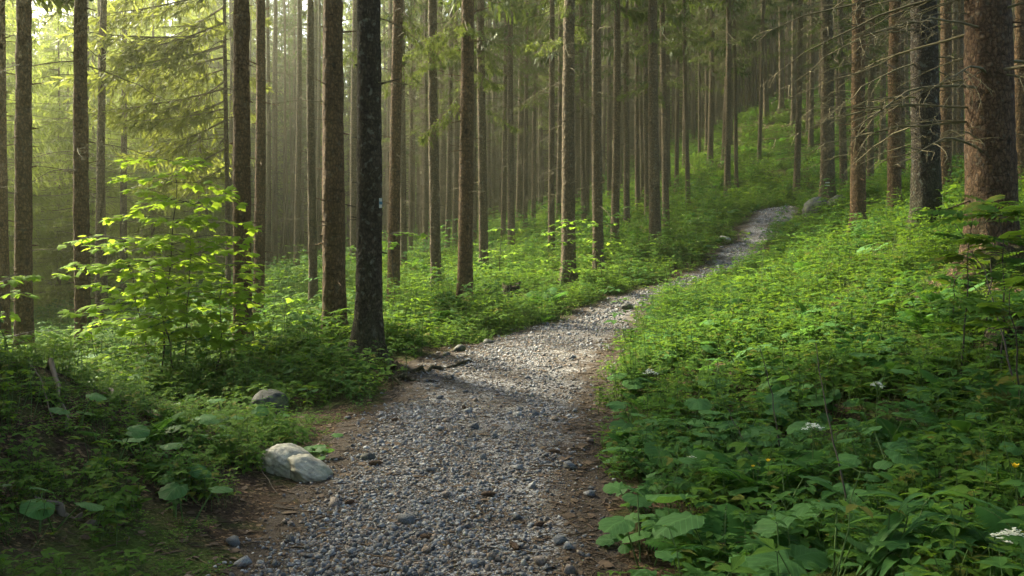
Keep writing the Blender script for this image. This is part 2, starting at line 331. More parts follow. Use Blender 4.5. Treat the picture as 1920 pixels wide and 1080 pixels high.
for u, v, Y, veg in [
 (-60, 655, 5.7, .0), (0, 672, 5.7, .0), (60, 694, 5.75, .0), (130, 738, 5.75, .0), (200, 800, 5.6, .03), (-150, 690, 5.6, 0), (0, 900, 4.2, .05), (120, 900, 4.5, .05), (0, 1080, 2.9, .06), (150, 1080, 3.3, .06), (280, 1080, 3.75, .05), (300, 960, 4.65, .05), (50, 705, 8.2, .25), (150, 720, 8.2, .15), (-200, 700, 8.0, .2),
 (300, 790, 7.4, .08), (450, 880, 5.8, .03), (550, 910, 5.6, .02), (400, 720, 9.3, .12), (250, 725, 9.2, .12), (150, 715, 11, .12), (560, 745, 8.7, .08),
 (500, 655, 13, .2), (300, 650, 14, .25), (100, 650, 17, .25), (250, 610, 25, .3), (0, 610, 30, .3), (-400, 640, 25, .3), (100, 570, 55, .5), (-600, 660, 14, .2), (350, 560, 45, .3),
 (628, 650, 11.5, 0), (690, 685, 10, 0), (455, 700, 11.5, .05), (650, 610, 15.5, .15), (760, 565, 19, .15), (873, 580, 15.5, .05), (1000, 590, 15.8, .12), (900, 505, 28, .1), (700, 495, 38, .1), (600, 525, 28, .1), (900, 440, 50, .2),
 (1065, 527, 20, .05), (1122, 527, 21.5, .05), (1050, 485, 28, .15), (1000, 425, 42, .2), (1152, 480, 26, 0), (1230, 465, 25, 0), (1200, 440, 31, .15), (1300, 375, 40, .15), (1280, 410, 34, .15), (1200, 355, 55, .2), (1420, 300, 45, .2), (1420, 215, 55, .2),
 (1560, 250, 48, .2), (1650, 335, 30, .15), (1620, 270, 45, .2), (1160, 755, 8.2, .12), (1300, 860, 6, .18), (1250, 700, 8.6, .2), (1500, 850, 5, .22), (1500, 1000, 3.9, .22), (1250, 1020, 4.3, .12),
 (1800, 1000, 3.2, .2), (1900, 800, 4.6, .22), (1700, 700, 6.5, .25), (1500, 650, 8, .25), (1300, 620, 11.5, .12), (1450, 560, 12.5, .22), (1700, 560, 9, .22), (1900, 560, 7.5, .25),
 (1850, 480, 9.5, .1), (1650, 470, 13, .2), (1500, 500, 16.5, .2), (1400, 545, 16.5, .15), (1560, 435, 20, .15), (1735, 415, 13.5, .08), (1610, 435, 18, .05), (1676, 400, 21, 0), (1900, 350, 18, .1), (1550, 385, 25, .0), (1530, 410, 26, 0), (1780, 360, 22, .1), (1700, 335, 30, .15), (2300, 500, 8, .1), (2300, 330, 16, .1)]:
    CP.append((wx(u, Y), Y, wz(v, Y) - veg))
for x, y, z in [(0, -6, -.1), (-8, -4, .1), (8, -3, 1.4), (-10, 4, .2), (-30, 0, -2), (25, 0, 5), (0, -40, -2), (-60, 0, -6), (60, 0, 9), (-60, 60, -9), (-30, 90, -6), (0, 90, 3), (10, 75, 7), (35, 90, 14), (60, 60, 14), (30, 60, 12),
                (-120, 120, -9), (0, 160, 6), (120, 120, 14), (150, 0, 12), (-150, 0, -8), (0, -150, -4), (120, -120, 6), (-120, -120, -6)]:
    CP.append((x, y, z))
CP = np.array(CP); S = 10.0
def _phi(r): return np.where(r > 1e-9, r * r * np.log(np.maximum(r, 1e-9)), 0)
_c = CP[:, :2] / S; n = len(CP)
_K = _phi(np.linalg.norm(_c[:, None] - _c[None], axis=2)) + np.eye(n) * 0.004
_Pm = np.c_[np.ones(n), _c]
_A = np.zeros((n + 3, n + 3)); _A[:n, :n] = _K; _A[:n, n:] = _Pm; _A[n:, :n] = _Pm.T
_w = np.linalg.solve(_A, np.r_[CP[:, 2], 0, 0, 0])
def H(x, y):
    x = np.asarray(x, float); y = np.asarray(y, float); sh = x.shape
    q = np.c_[x.ravel(), y.ravel()] / S; z = np.empty(len(q))
    for i in range(0, len(q), 20000):
        b = q[i:i + 20000]; z[i:i + 20000] = _phi(np.linalg.norm(b[:, None] - _c[None], axis=2)) @ _w[:n] + _w[n] + b @ _w[n + 1:]
    z = np.clip(z.reshape(sh), -14, 18)
    l, r = path_lr(y); d = np.maximum(np.maximum(l - x, x - r), 0); off = np.clip(d / 1.2, 0, 1) * np.clip((y + 2) / 4, 0.3, 1)
    return z + off * (0.16 * fbm(x, y, 0.7, 3, 3) + 0.07 * fbm(x, y, 3.1, 2, 8)) + 0.03 * fbm(x, y, 1.5, 3, 5)
def h1(x, y): return float(H(np.array([x]), np.array([y]))[0])

# ground sheet: one grid, fine near the path and coarse towards the edge
def axis_pts(fine0, fine1, step, lo, hi):
    p = list(np.arange(fine0, fine1, step)); s = step
    while p[-1] < hi: s *= 1.13; p.append(p[-1] + s)
    s = step
    while p[0] > lo: s *= 1.13; p.insert(0, p[0] - s)
    return np.array(p)
gx = axis_pts(-7, 10, 0.09, -190, 190); gy = axis_pts(1.5, 24, 0.10, -190, 190)
GX, GY = np.meshgrid(gx, gy); GZ = H(GX, GY)
g = G(); nx, ny = len(gx), len(gy)
i = (np.arange(ny - 1)[:, None] * nx + np.arange(nx - 1)[None]).ravel()
g.add(np.c_[GX.ravel(), GY.ravel(), GZ.ravel()], np.r_[np.c_[i, i + 1, i + nx + 1], np.c_[i, i + nx + 1, i + nx]])
ground = ob('ground', g.mesh('ground', M['ground'], True)); ground['kind'] = 'structure'

# the path: a sheet that dives under the soil along a ragged edge
def path_z(x, y):
    l, r = path_lr(y); s = np.clip((x - l) / (r - l), -1, 2)
    e = np.minimum(s, 1 - s) * (r - l) + 0.28 * fbm(x, y, 2.2, 3, 21) + 0.12 * fbm(x, y, 8.0, 2, 22)
    return H(x, y) + 0.022 - 0.09 * np.clip(0.10 - e, 0, 0.6) + 0.018 * fbm(x, y, 5, 3, 31), e
py = np.concatenate([np.arange(2.4, 12, 0.05), np.arange(12, 35.4, 0.12)]); ps = np.linspace(-0.22, 1.22, 60)
PL, PR = path_lr(py); PX = PL[:, None] + ps[None] * (PR - PL)[:, None]; PY = np.repeat(py[:, None], 60, 1)
PZ, _e = path_z(PX, PY)
g = G(); i = (np.arange(len(py) - 1)[:, None] * 60 + np.arange(59)[None]).ravel()
g.add(np.c_[PX.ravel(), PY.ravel(), PZ.ravel()], np.r_[np.c_[i, i + 1, i + 61], np.c_[i, i + 61, i + 60]], None, np.clip(_e.ravel() * 1.6, 0, 1))
path = ob('path', g.mesh('path', M['path'], True)); path['kind'] = 'structure'

# ------------------------------------------------------------------ gravel
import bmesh
def hull_stone(seed, npt=11):
    r = np.random.default_rng(seed); bm = bmesh.new()
    p = r.normal(size=(npt, 3)); p /= np.linalg.norm(p, axis=1)[:, None]; p *= (1, 0.8, 0.6)
    for q in p: bm.verts.new(q * r.uniform(0.85, 1.1))
    res = bmesh.ops.convex_hull(bm, input=bm.verts)
    for v in [v for v in bm.verts if not v.link_faces]: bm.verts.remove(v)
    bm.normal_update(); bmesh.ops.triangulate(bm, faces=bm.faces); bm.verts.index_update()
    V = np.array([v.co[:] for v in bm.verts]); F = np.array([[v.index for v in f.verts] for f in bm.faces]); bm.free()
    return V, F
STONES = [hull_stone(s) for s in range(12)]
def gravel_pts(n, y0, y1, lo, hi, seed):
    r = np.random.default_rng(seed)
    y = y0 + (y1 - y0) * r.random(n * 3) ** 1.25; s = r.uniform(-0.12, 1.1, n * 3)
    l, rr = path_lr(y); x = l + s * (rr - l)
    _, e = path_z(x, y)
    # gravel lies thick on the middle-left lane, thin on the trodden dirt strips
    lane = np.exp(-((s - 0.40 - 0.1 * fbm(y, y * 0, 0.4, 2, 4) + .06 * (y < 6)) / np.where(y < 6.5, .40, .32)) ** 2)
    dens = np.clip(0.07 + 0.78 * lane * np.clip(0.62 + 3.0 * fbm(x, y, 1.3, 3, 41), 0.06, 1.2), 0, 1) * np.clip(0.35 + e * 3, 0.12, 1)
    k = r.random(n * 3) < dens
    x, y = x[k][:n], y[k][:n]
    sz = np.clip(r.lognormal(-.25, 0.6, len(x)), 0.35, 3) ; sz = lo + (hi - lo) * np.clip((sz - 0.3) / 2.2, 0, 1)
    return x, y, sz
gp = [gravel_pts(26000, 2.6, 8.0, 0.004, 0.023, 1), gravel_pts(14000, 7.5, 15, 0.007, 0.028, 2), gravel_pts(4500, 14, 36, 0.016, 0.05, 3)]
sx_, sy_, ss_ = [np.concatenate(a) for a in zip(*gp)]
# loose bigger stones
r_ = np.random.default_rng(77); yb = 3.6 + 14 * r_.random(240) ** 1.3; l, rr = path_lr(yb); xb = l + r_.uniform(-0.12, 1.06, 240) * (rr - l)
sx_ = np.r_[sx_, xb]; sy_ = np.r_[sy_, yb]; ss_ = np.r_[ss_, np.clip(r_.lognormal(-3.45, .32, 240), .02, .065)]
yb = r_.uniform(20, 34, 70); l, rr = path_lr(yb); sx_ = np.r_[sx_, l + r_.uniform(-.05, 1.05, 70) * (rr - l)]; sy_ = np.r_[sy_, yb]; ss_ = np.r_[ss_, r_.uniform(.05, .11, 70)]
pz, _e = path_z(sx_, sy_); szz = np.maximum(pz, H(sx_, sy_)) + ss_ * 0.22
vis = ss_ / np.maximum(sy_, 3.9) * (sy_ > 3.95); order = np.argsort(-vis); big = order[:300]; rest = order[300:]
stone_me = []
for k, (V, F) in enumerate(STONES):
    g = G(); g.add(V, F, None, (k * 0.37) % 1); stone_me.append(g.mesh('stone', M['stone']))
for j in big:
    ob('stone', stone_me[j % 12], path, (sx_[j], sy_[j], szz[j] + 0.004), (R.uniform(-.4, .4), R.uniform(-.4, .4), R.uniform(0, 6.3)), tuple(float(ss_[j]) * R.uniform(0.85, 1.25) for _ in range(3)))
def scatter_joined(protos, x, y, z, sz, seed, tilt=0.5):
    r = np.random.default_rng(seed); g = G(); pick = r.integers(0, len(protos), len(x))
    for k, (V, F) in enumerate(protos):
        s = np.where(pick == k)[0]
        if not len(s): continue
        a = r.uniform(0, 6.283, len(s)); t = r.uniform(-tilt, tilt, len(s)); ca, sa, ct, st = np.cos(a), np.sin(a), np.cos(t), np.sin(t)
        sc3 = sz[s][:, None] * r.uniform(0.75, 1.25, (len(s), 3))
        W = V[None] * sc3[:, None]
        X, Y, Z = W[..., 0], W[..., 1], W[..., 2]
        Y, Z = Y * ct[:, None] - Z * st[:, None], Y * st[:, None] + Z * ct[:, None]
        X, Y = X * ca[:, None] - Y * sa[:, None], X * sa[:, None] + Y * ca[:, None]
        P = np.stack([X + x[s][:, None], Y + y[s][:, None], Z + z[s][:, None]], -1)
        Fa = (F[None] + (np.arange(len(s)) * len(V))[:, None, None]).reshape(-1, 3)
        g.add(P.reshape(-1, 3), Fa, None, np.repeat(r.random(len(s)), len(V)))
    return g
g = scatter_joined(STONES, sx_[rest], sy_[rest], szz[rest], ss_[rest], 3)
gv = ob('gravel', g.mesh('gravel', M['stone']), path); gv['kind'] = 'stuff'

# brown needles, twigs and bark flakes strewn on the verges
r_ = np.random.default_rng(66); n_ = 18000; yl = 2.8 + 10 * r_.random(n_) ** 1.2; l, rr = path_lr(yl); pk = r_.random(n_); xl = np.where(pk < .55, l + r_.normal(-.35, .75, n_), np.where(pk < .8, rr + r_.normal(.0, .22, n_), l + r_.random(n_) * (rr - l)))
kk = (np.abs(xl) < .62 * yl + .3); xl, yl = xl[kk], yl[kk]; zl = np.maximum(H(xl, yl), path_z(xl, yl)[0]) + .006
TWIGS = [(tube([(-1, 0, 0), (-.3, .04 * k, .03), (.3, -.05 * k, .02), (1, 0, .0)], [.05, .07, .06, .03], 3)[0], tube([(-1, 0, 0), (-.3, .04 * k, .03), (.3, -.05 * k, .02), (1, 0, .0)], [.05, .07, .06, .03], 3)[1]) for k in (-1, 0, 1, 2)]
FLAKE = [(np.array([(-.5, -.3, 0), (.4, -.35, .06), (.6, .2, 0), (-.1, .4, .08), (-.6, .15, .03)]), np.array([(0, 1, 3), (1, 2, 3), (0, 3, 4)]))]
g = scatter_joined(TWIGS + FLAKE, xl, yl, zl, np.clip(r_.lognormal(-3.9, .55, len(xl)), .008, .07), 9, .25)
lt = ob('litter', g.mesh('litter', M['litter']), ground); lt['kind'] = 'stuff'

# ------------------------------------------------------------------ leaf shapes (base at origin, pointing +Y, face up +Z)
def ovate(w=0.5, m=4, fold=0.25, curl=0.25, teeth=0.0, peak=0.42):
    t = np.linspace(0, 1, m + 1); hw = 0.5 * w * np.where(t < peak, np.sin(np.pi / 2 * (t / peak)) ** 0.7, np.cos(np.pi / 2 * (t - peak) / (1 - peak)) ** 0.9)
    hw = np.maximum(hw, 0.012) * (1 + teeth * np.where(np.arange(m + 1) % 2 == 0, -1, 1))
    zc = -curl * t ** 2 + curl * 0.35 * t
    V, U = [], []
    for k in range(m + 1):
        V += [(0, t[k], zc[k]), (hw[k], t[k] - teeth * 0.1, zc[k] + fold * hw[k]), (-hw[k], t[k] - teeth * 0.1, zc[k] + fold * hw[k])]
        U += [(0.5, t[k]), (0.5 + hw[k] / w, t[k]), (0.5 - hw[k] / w, t[k])]
    F = []
    for k in range(m):
        a = 3 * k; F += [(a, a + 1, a + 4), (a, a + 4, a + 3), (a, a + 3, a + 5), (a, a + 5, a + 2)]
    return np.array(V, float), np.array(F), np.array(U, float)
def fan_leaf(outline, ctr=(0, 0.35), cup=0.12, wave=0.03, seed=0):
    """fan round a point on the midrib; OUTLINE: list of (x, y)"""
    r = np.random.default_rng(seed); O = np.array(outline, float); nn = len(O)
    rad = np.hypot(O[:, 0] - ctr[0], O[:, 1] - ctr[1])
    z = cup * rad ** 2 * np.where(O[:, 1] > 0.5, -1.2, -0.6) + wave * r.normal(size=nn)
    mid = (O + np.array(ctr)) / 2; zm = cup * 0.15 + wave * 0.4 * r.normal(size=nn)
    V = np.vstack([[ctr[0], ctr[1], 0.0], np.c_[mid, zm], np.c_[O, z]])
    a = np.arange(nn); b = (a + 1) % nn
    F = np.r_[np.c_[a * 0, 1 + a, 1 + b], np.c_[1 + a, 1 + nn + a, 1 + nn + b], np.c_[1 + a, 1 + nn + b, 1 + b]]
    U = np.c_[0.5 + V[:, 0] * 0.9, V[:, 1]]
    return V, F, U
def butter_outline(seed, nteeth=11):
    r = np.random.default_rng(seed); pts = []
    k = 2 * nteeth
    for i in range(k + 1):
        th = math.radians(-158 + 316 * i / k)      # measured from the tip
        rr = 0.52 * (1 + 0.10 * math.cos(th)) * (1.0 + (0.05 if i % 2 else -0.035)) * r.uniform(0.95, 1.05)
        pts.append((rr * math.sin(th), 0.42 + rr * math.cos(th)))
    pts.append((0.0, 0.14))
    return pts
BUTTER = [fan_leaf(butter_outline(s), (0, 0.2), 0.13, 0.03, s) for s in range(5)]
mo = [(0, 0), (.16, -.06), (.34, -.02), (.30, .10), (.46, .20), (.62, .30), (.50, .36), (.52, .46), (.36, .46), (.24, .50), (.30, .64), (.20, .72), (.16, .82), (.06, .90), (0, 1.0)]
mo_full = mo + [(-x, y) for x, y in mo[-2:0:-1]]
MAPLE = [fan_leaf([(x * (1 + .06 * math.sin(9 * i + s)), y) for i, (x, y) in enumerate(mo_full)], (0, 0.3), 0.22, 0.02, s) for s in range(4)]
OV = [ovate(0.52, 5, 0.3, 0.3, 0.10), ovate(0.6, 5, 0.2, 0.4, 0.12), ovate(0.45, 4, 0.35, 0.2, 0.08)]
OVL = [ovate(0.6, 3, 0.25, 0.3), ovate(0.5, 2, 0.3, 0.25)]
LANCE = [ovate(0.24, 6, 0.5, 0.55, 0.0, 0.3), ovate(0.26, 6, 0.4, 0.8, 0.0, 0.3)]
def unit(v): v = np.asarray(v, float); return v / (np.linalg.norm(v) + 1e-9)
UP = np.array([0, 0, 1.0])
def rdir(el0, el1, az=None):
    a = R.uniform(0, 6.283) if az is None else az; e = math.radians(R.uniform(el0, el1))
    return np.array([math.cos(e) * math.cos(a), math.cos(e) * math.sin(a), math.sin(e)])
def curve_pts(p0, d0, L, n, sag, wob=0.0):
    t = np.linspace(0, 1, n)[:, None]; d0 = unit(d0)
    P = np.asarray(p0, float) + d0 * L * t + np.array([0, 0, -1.0]) * sag * L * t ** 2
    if wob: P[1:] += np.array([[R.gauss(0, wob), R.gauss(0, wob), R.gauss(0, wob * .6)] for _ in range(n - 1)]) * L * t[1:]
    return P

def tri_leaf(g, pr, o, d, size, mat=0):
    """three leaflets"""
    rn = R.random(); d = unit(d); s = unit(np.cross(d, UP))
    g.leaf(R.choice(pr), o, d, UP + .2 * s * R.uniform(-1, 1), size, rn, mat)
    for sg in (-1, 1):
        g.leaf(R.choice(pr), o - d * size * 0.05, d * 0.35 + s * sg * 0.95 + UP * R.uniform(-.2, .1), UP, size * 0.85, min(1, rn + R.uniform(-.1, .1)), mat)

def herb_patch(seed, nst=34, rad=0.26, h0=0.08, h1_=0.28, ls=0.055, pr=OVL, mats=None, raw=False):
    R.seed(seed); g = G()
    for _ in range(nst):
        a, q = R.uniform(0, 6.283), rad * math.sqrt(R.random()); h = R.uniform(h0, h1_)
        b = np.array([q * math.cos(a), q * math.sin(a), -0.04]); top = b + np.array([R.gauss(0, .04), R.gauss(0, .04), h])
        g.add(*tube([b, (b + top) / 2 + (0.01, 0, 0), top], [0.0022, 0.002, 0.0015], 3), 0.5, 1)
        for k in range(R.choice((1, 2, 3))):
            d = rdir(-15, 25); tri_leaf(g, pr, top - UP * h * 0.22 * k + d * 0.01, d, ls * R.uniform(0.7, 1.35))
    if raw: return g
    return g.mesh('leafy_herb', mats or [M['herb'], M['stem']])
def sorrel_patch(seed, nl=170, rad=0.3):
    R.seed(seed); g = G()
    for _ in range(nl):
        a, q = R.uniform(0, 6.283), rad * math.sqrt(R.random()); h = R.uniform(0.015, 0.10)
        tri_leaf(g, [OVL[1]], np.array([q * math.cos(a), q * math.sin(a), h]), rdir(-10, 10), R.uniform(0.018, 0.034))
    return g.mesh('wood_sorrel', [M['sorrel']])
def bramble(seed, hgt=0.55, raw=False):
    R.seed(seed); g = G()
    for _ in range(R.choice((2, 3, 3))):
        P = curve_pts((R.gauss(0, .05), R.gauss(0, .05), -0.05), rdir(60, 85), hgt * R.uniform(.7, 1.1), 7, 0.12, 0.02)
        g.add(*tube(P, np.linspace(.004, .0015, 7), 4), 0.5, 1)
        for k in range(2, 7):
            for _ in range(2):
                d = rdir(-10, 30); o = P[k] + d * R.uniform(.03, .07); g.add(*tube([P[k], o], [.0015, .001], 3), 0.5, 1)
                tri_leaf(g, OV, o, d, R.uniform(.05, .085))
    if raw: return g
    return g.mesh('bramble', [M['herb2'], M['stem']])
def nettle(seed, hgt=0.5, raw=False):
    R.seed(seed); g = G()
    for _ in range(R.choice((3, 4, 5))):
        P = curve_pts((R.gauss(0, .07), R.gauss(0, .07), -0.05), rdir(72, 88), hgt * R.uniform(.6, 1.1), 8, 0.03, 0.012)
        g.add(*tube(P, np.linspace(.0035, .0015, 8), 4), 0.5, 1); a0 = R.uniform(0, 6.28)
        for k in range(2, 8):
            for q in (0, math.pi):
                a = a0 + k * 1.57 + q; g.leaf(R.choice(OV), P[k], np.array([math.cos(a), math.sin(a), R.uniform(-.1, .4)]), UP, R.uniform(.06, .10) * (1.15 - k * 0.07), R.random())
    if raw: return g
    return g.mesh('nettle', [M['herb'], M['stem']])
def frond_geo(g, o, d, L, mat=0, pairs=17):
    P = curve_pts(o, d, L, pairs + 3, 0.42, 0.0); g.add(*tube(P, np.linspace(.003, .0008, len(P)), 3), 0.4, 1)
    rn = R.random(); s = unit(np.cross(d, UP))
    for k in range(2, pairs + 3):
        t = k / (pairs + 2); w = L * 0.26 * math.sin(math.pi * min(1, 0.16 + 0.84 * t) ** 1.0) ** 0.8 + 0.008
        dd = unit(P[k] - P[k - 1])
        for sg in (-1, 1):
            ax = unit(sg * s + dd * 0.35); o1 = P[k]; wd = L * 0.027
            nn = np.cross(ax, dd) * sg; q = []
            # toothed pinna
            m_ = 5; pts = [o1]
            for j in range(1, m_):
                f = j / m_; ww = wd * (1 - f) ** 0.7 * (1.15 if j % 2 else 0.75); c = o1 + ax * w * f - UP * w * 0.25 * f * f
                pts += [c + dd * ww, c - dd * ww]
            pts.append(o1 + ax * w - UP * w * 0.25)
            F = [(0, 1, 2)] + [t3 for j in range(m_ - 2) for t3 in ((1 + 2 * j, 3 + 2 * j, 4 + 2 * j), (1 + 2 * j, 4 + 2 * j, 2 + 2 * j))] + [(2 * m_ - 3, 2 * m_ - 1, 2 * m_ - 2)]
            g.add(pts, F, None, rn, mat)
def fern_mesh(seed, nf=7, L=0.5):
    R.seed(seed); g = G()
    for k in range(nf): frond_geo(g, (0, 0, 0), rdir(42, 68, 6.283 * k / nf + R.uniform(-.3, .3)), L * R.uniform(.75, 1.1))
    return g.mesh('fern', [M['fern'], M['stem']])
def grass_mesh(seed, nb=40, L=0.3):
    R.seed(seed); g = G()
    for _ in range(nb):
        d = rdir(48, 86); P = curve_pts((R.gauss(0, .05), R.gauss(0, .05), -.02), d, L * R.uniform(.5, 1.2), 5, 0.35); s = unit(np.cross(d, UP)) * R.uniform(.0015, .0032)
        w = np.array([1, 1, .8, .5, .1])[:, None]; V = np.r_[P - s * w, P + s * w]
        F = [f for k in range(4) for f in ((k, 5 + k, 6 + k), (k, 6 + k, k + 1))]; g.add(V, F, None, R.random())
    return g.mesh('grass_tuft', [M['grass']])
def butterbur_parts(seed, nl, smin, smax, up=0.0):
    R.seed(seed); out = []
    for k in range(nl):
        d = rdir(48, 82, 6.283 * k / nl + R.uniform(-.6, .6)); L = R.uniform(.14, .34) + up; P = curve_pts((R.gauss(0, .03), R.gauss(0, .03), -.05), d, L, 5, 0.15)
        ld = unit(np.array([d[0], d[1], 0]) + 1e-3) + UP * R.uniform(-.30, .12); out.append((P, ld, R.uniform(smin, smax), R.random(), R.choice(BUTTER), np.array([R.gauss(0, .25), R.gauss(0, .25), 1])))
    return out
def butterbur_mesh(seed, nl=5, smin=.09, smax=.17):
    g = G()
    for P, ld, s, rn, pr, up in butterbur_parts(seed, nl, smin, smax):
        g.add(*tube(P, np.linspace(.004, .0028, 5), 4), 0.5, 1); g.leaf(pr, P[-1] - unit(ld) * s * 0.2, ld, up, s, rn)
    return g.mesh('butterbur', [M['butterbur'], M['stem']])

SPEC = {
 'leafy_herb': [herb_patch(s, h1_=hh, ls=l_) for s, hh, l_ in ((1, .26, .055), (2, .2, .045), (3, .34, .065), (4, .28, .05))],
 'wood_sorrel': [sorrel_patch(11), sorrel_patch(12)],
 'bramble': [bramble(21, .5), bramble(22, .65), bramble(23, .42)],
 'nettle': [nettle(31, .5), nettle(32, .38), nettle(33, .6)],
 'fern': [fern_mesh(41, 7, .5), fern_mesh(42, 6, .38)],
 'grass_tuft': [grass_mesh(51, 40, .32), grass_mesh(52, 30, .22)],
 'butterbur': [butterbur_mesh(61), butterbur_mesh(62, 4, .10, .19), butterbur_mesh(63, 6, .07, .14), butterbur_mesh(64, 5, .09, .18)],
}

# ------------------------------------------------------------------ spruce trees
def trunk_geo(g, r0, Ht, seed, sides, fine, flare=0.55, rough=0.006, lean=0.0, stubs=0, top=None):
    """tapered trunk with a flared foot, uneven bark outline and branch stubs; r0 = radius at breast height"""
    r = np.random.default_rng(seed)
    zs = [-0.5, -0.2, -0.05, 0.03, 0.1, 0.18, 0.28, 0.4, 0.55]
    st = 0.08 if fine else 0.5
    while zs[-1] < (9.0 if fine else 10.0): zs.append(zs[-1] + st)
    while zs[-1] < Ht: zs.append(zs[-1] + 1.6)
    zs = np.array(zs); zs[-1] = Ht
    a = np.linspace(0, 2 * np.pi, sides, endpoint=False)
    nl = r.integers(4, 7); ph = r.uniform(0, 6.28)
    lob = 0.5 + 0.5 * np.cos(nl * a + ph + 0.8 * np.sin(a * 2 + ph))
    rad = r0 * np.clip(1.03 - zs / Ht * 1.0, 0.03, 2)
    fl = flare * r0 * np.exp(-np.maximum(zs, -0.2) / 0.26)
    Rr = rad[:, None] + fl[:, None] * (0.55 + 0.9 * lob[None]) + (rad[:, None] * 0.04) * np.sin(2 * a + r.uniform(0, 6))[None]
    A2, Z2 = np.meshgrid(a * r0 * 1.0, zs)
    nz = (vn(A2 * 1.0, Z2 * 0.6, 26, seed % 50) - 0.5) * 1.4 + (vn(A2, Z2 * 0.8, 60, seed % 31) - 0.5) * 0.8
    if fine: Rr = Rr + rough * nz + 0.012 * (vn(A2, Z2, 3, seed % 9) - 0.5)
    cx = lean * zs + 0.02 * np.sin(zs * 0.5 + r.uniform(0, 6)); cy = 0.02 * np.sin(zs * 0.4 + r.uniform(0, 6))
    cx = cx - np.interp(0, zs, cx); cy = cy - np.interp(0, zs, cy)
    V = np.stack([cx[:, None] + Rr * np.cos(a), cy[:, None] + Rr * np.sin(a), np.broadcast_to(zs[:, None], Rr.shape)], -1)
    m = len(zs); i = np.arange(m - 1)[:, None] * sides; j = np.arange(sides)[None]; j2 = (j + 1) % sides
    q = np.stack([i + j, i + j2, i + sides + j2, i + sides + j], -1).reshape(-1, 4)
    g.add(V.reshape(-1, 3), np.r_[q[:, [0, 1, 2]], q[:, [0, 2, 3]]])
    for _ in range(stubs):
        z = r.uniform(0.6, 8.0); t = r.uniform(0, 6.283); rr = np.interp(z, zs, rad) * 0.97; d = np.array([math.cos(t), math.sin(t), r.uniform(-.35, .3)])
        p = np.array([np.interp(z, zs, cx) + rr * d[0], np.interp(z, zs, cy) + rr * d[1], z]); L = r.uniform(.03, .10) if r.random() < .6 else r.uniform(.1, .32); b = r.uniform(.006, .013)
        g.add(*tube([p - d * .02, p + d * .012, p + d * L], [b * 1.9, b, b * .55], 5))
    return lambda z: (np.interp(z, zs, cx), np.interp(z, zs, cy), np.interp(z, zs, rad))
def dead_branch(seed, L=1.0, twigs=9, sides=4, base=.008):
    R.seed(seed); g = G(); n = 9
    P = curve_pts((0, 0, 0), (0, 1, R.uniform(-.12, .18)), L, n, R.uniform(.05, .40), 0.018)
    g.add(*tube(P, np.linspace(base, base * .16, n), sides))
    for _ in range(twigs):
        k = R.randint(2, n - 1); sg = R.choice((-1, 1)); d = unit(np.array([sg * R.uniform(.5, 1), R.uniform(.3, .9), R.uniform(-.5, .2)]))
        l = L * R.uniform(.10, .38) * (1.15 - k / n); Q = curve_pts(P[k], d, l, 5, R.uniform(0, .5), .03)
        g.add(*tube(Q, np.linspace(base * .42, base * .12, 5), 3))
        for _ in range(2):
            m = R.randint(2, 4); d2 = unit(d + rdir(-50, 20) * .8); g.add(*tube(curve_pts(Q[m], d2, l * R.uniform(.25, .5), 3, .2), [base * .25, base * .18, base * .1], 3))
    return g
DEAD = [dead_branch(100 + k, 1.0, 5 + k % 6).mesh('branch', M['twig']) for k in range(10)]
def blades(g, A, B, W, rn, mat=0):
    """diamond needle sprays from A to B, half width vectors W"""
    n = len(A); Mx = A * 0.55 + B * 0.45
    V = np.stack([A, Mx + W, B, Mx - W], 1).reshape(-1, 3); k = np.arange(n)[:, None] * 4
    g.add(V, np.concatenate([k + np.array([[0, 1, 2]]), k + np.array([[0, 2, 3]])]), None, np.repeat(rn, 4), mat)
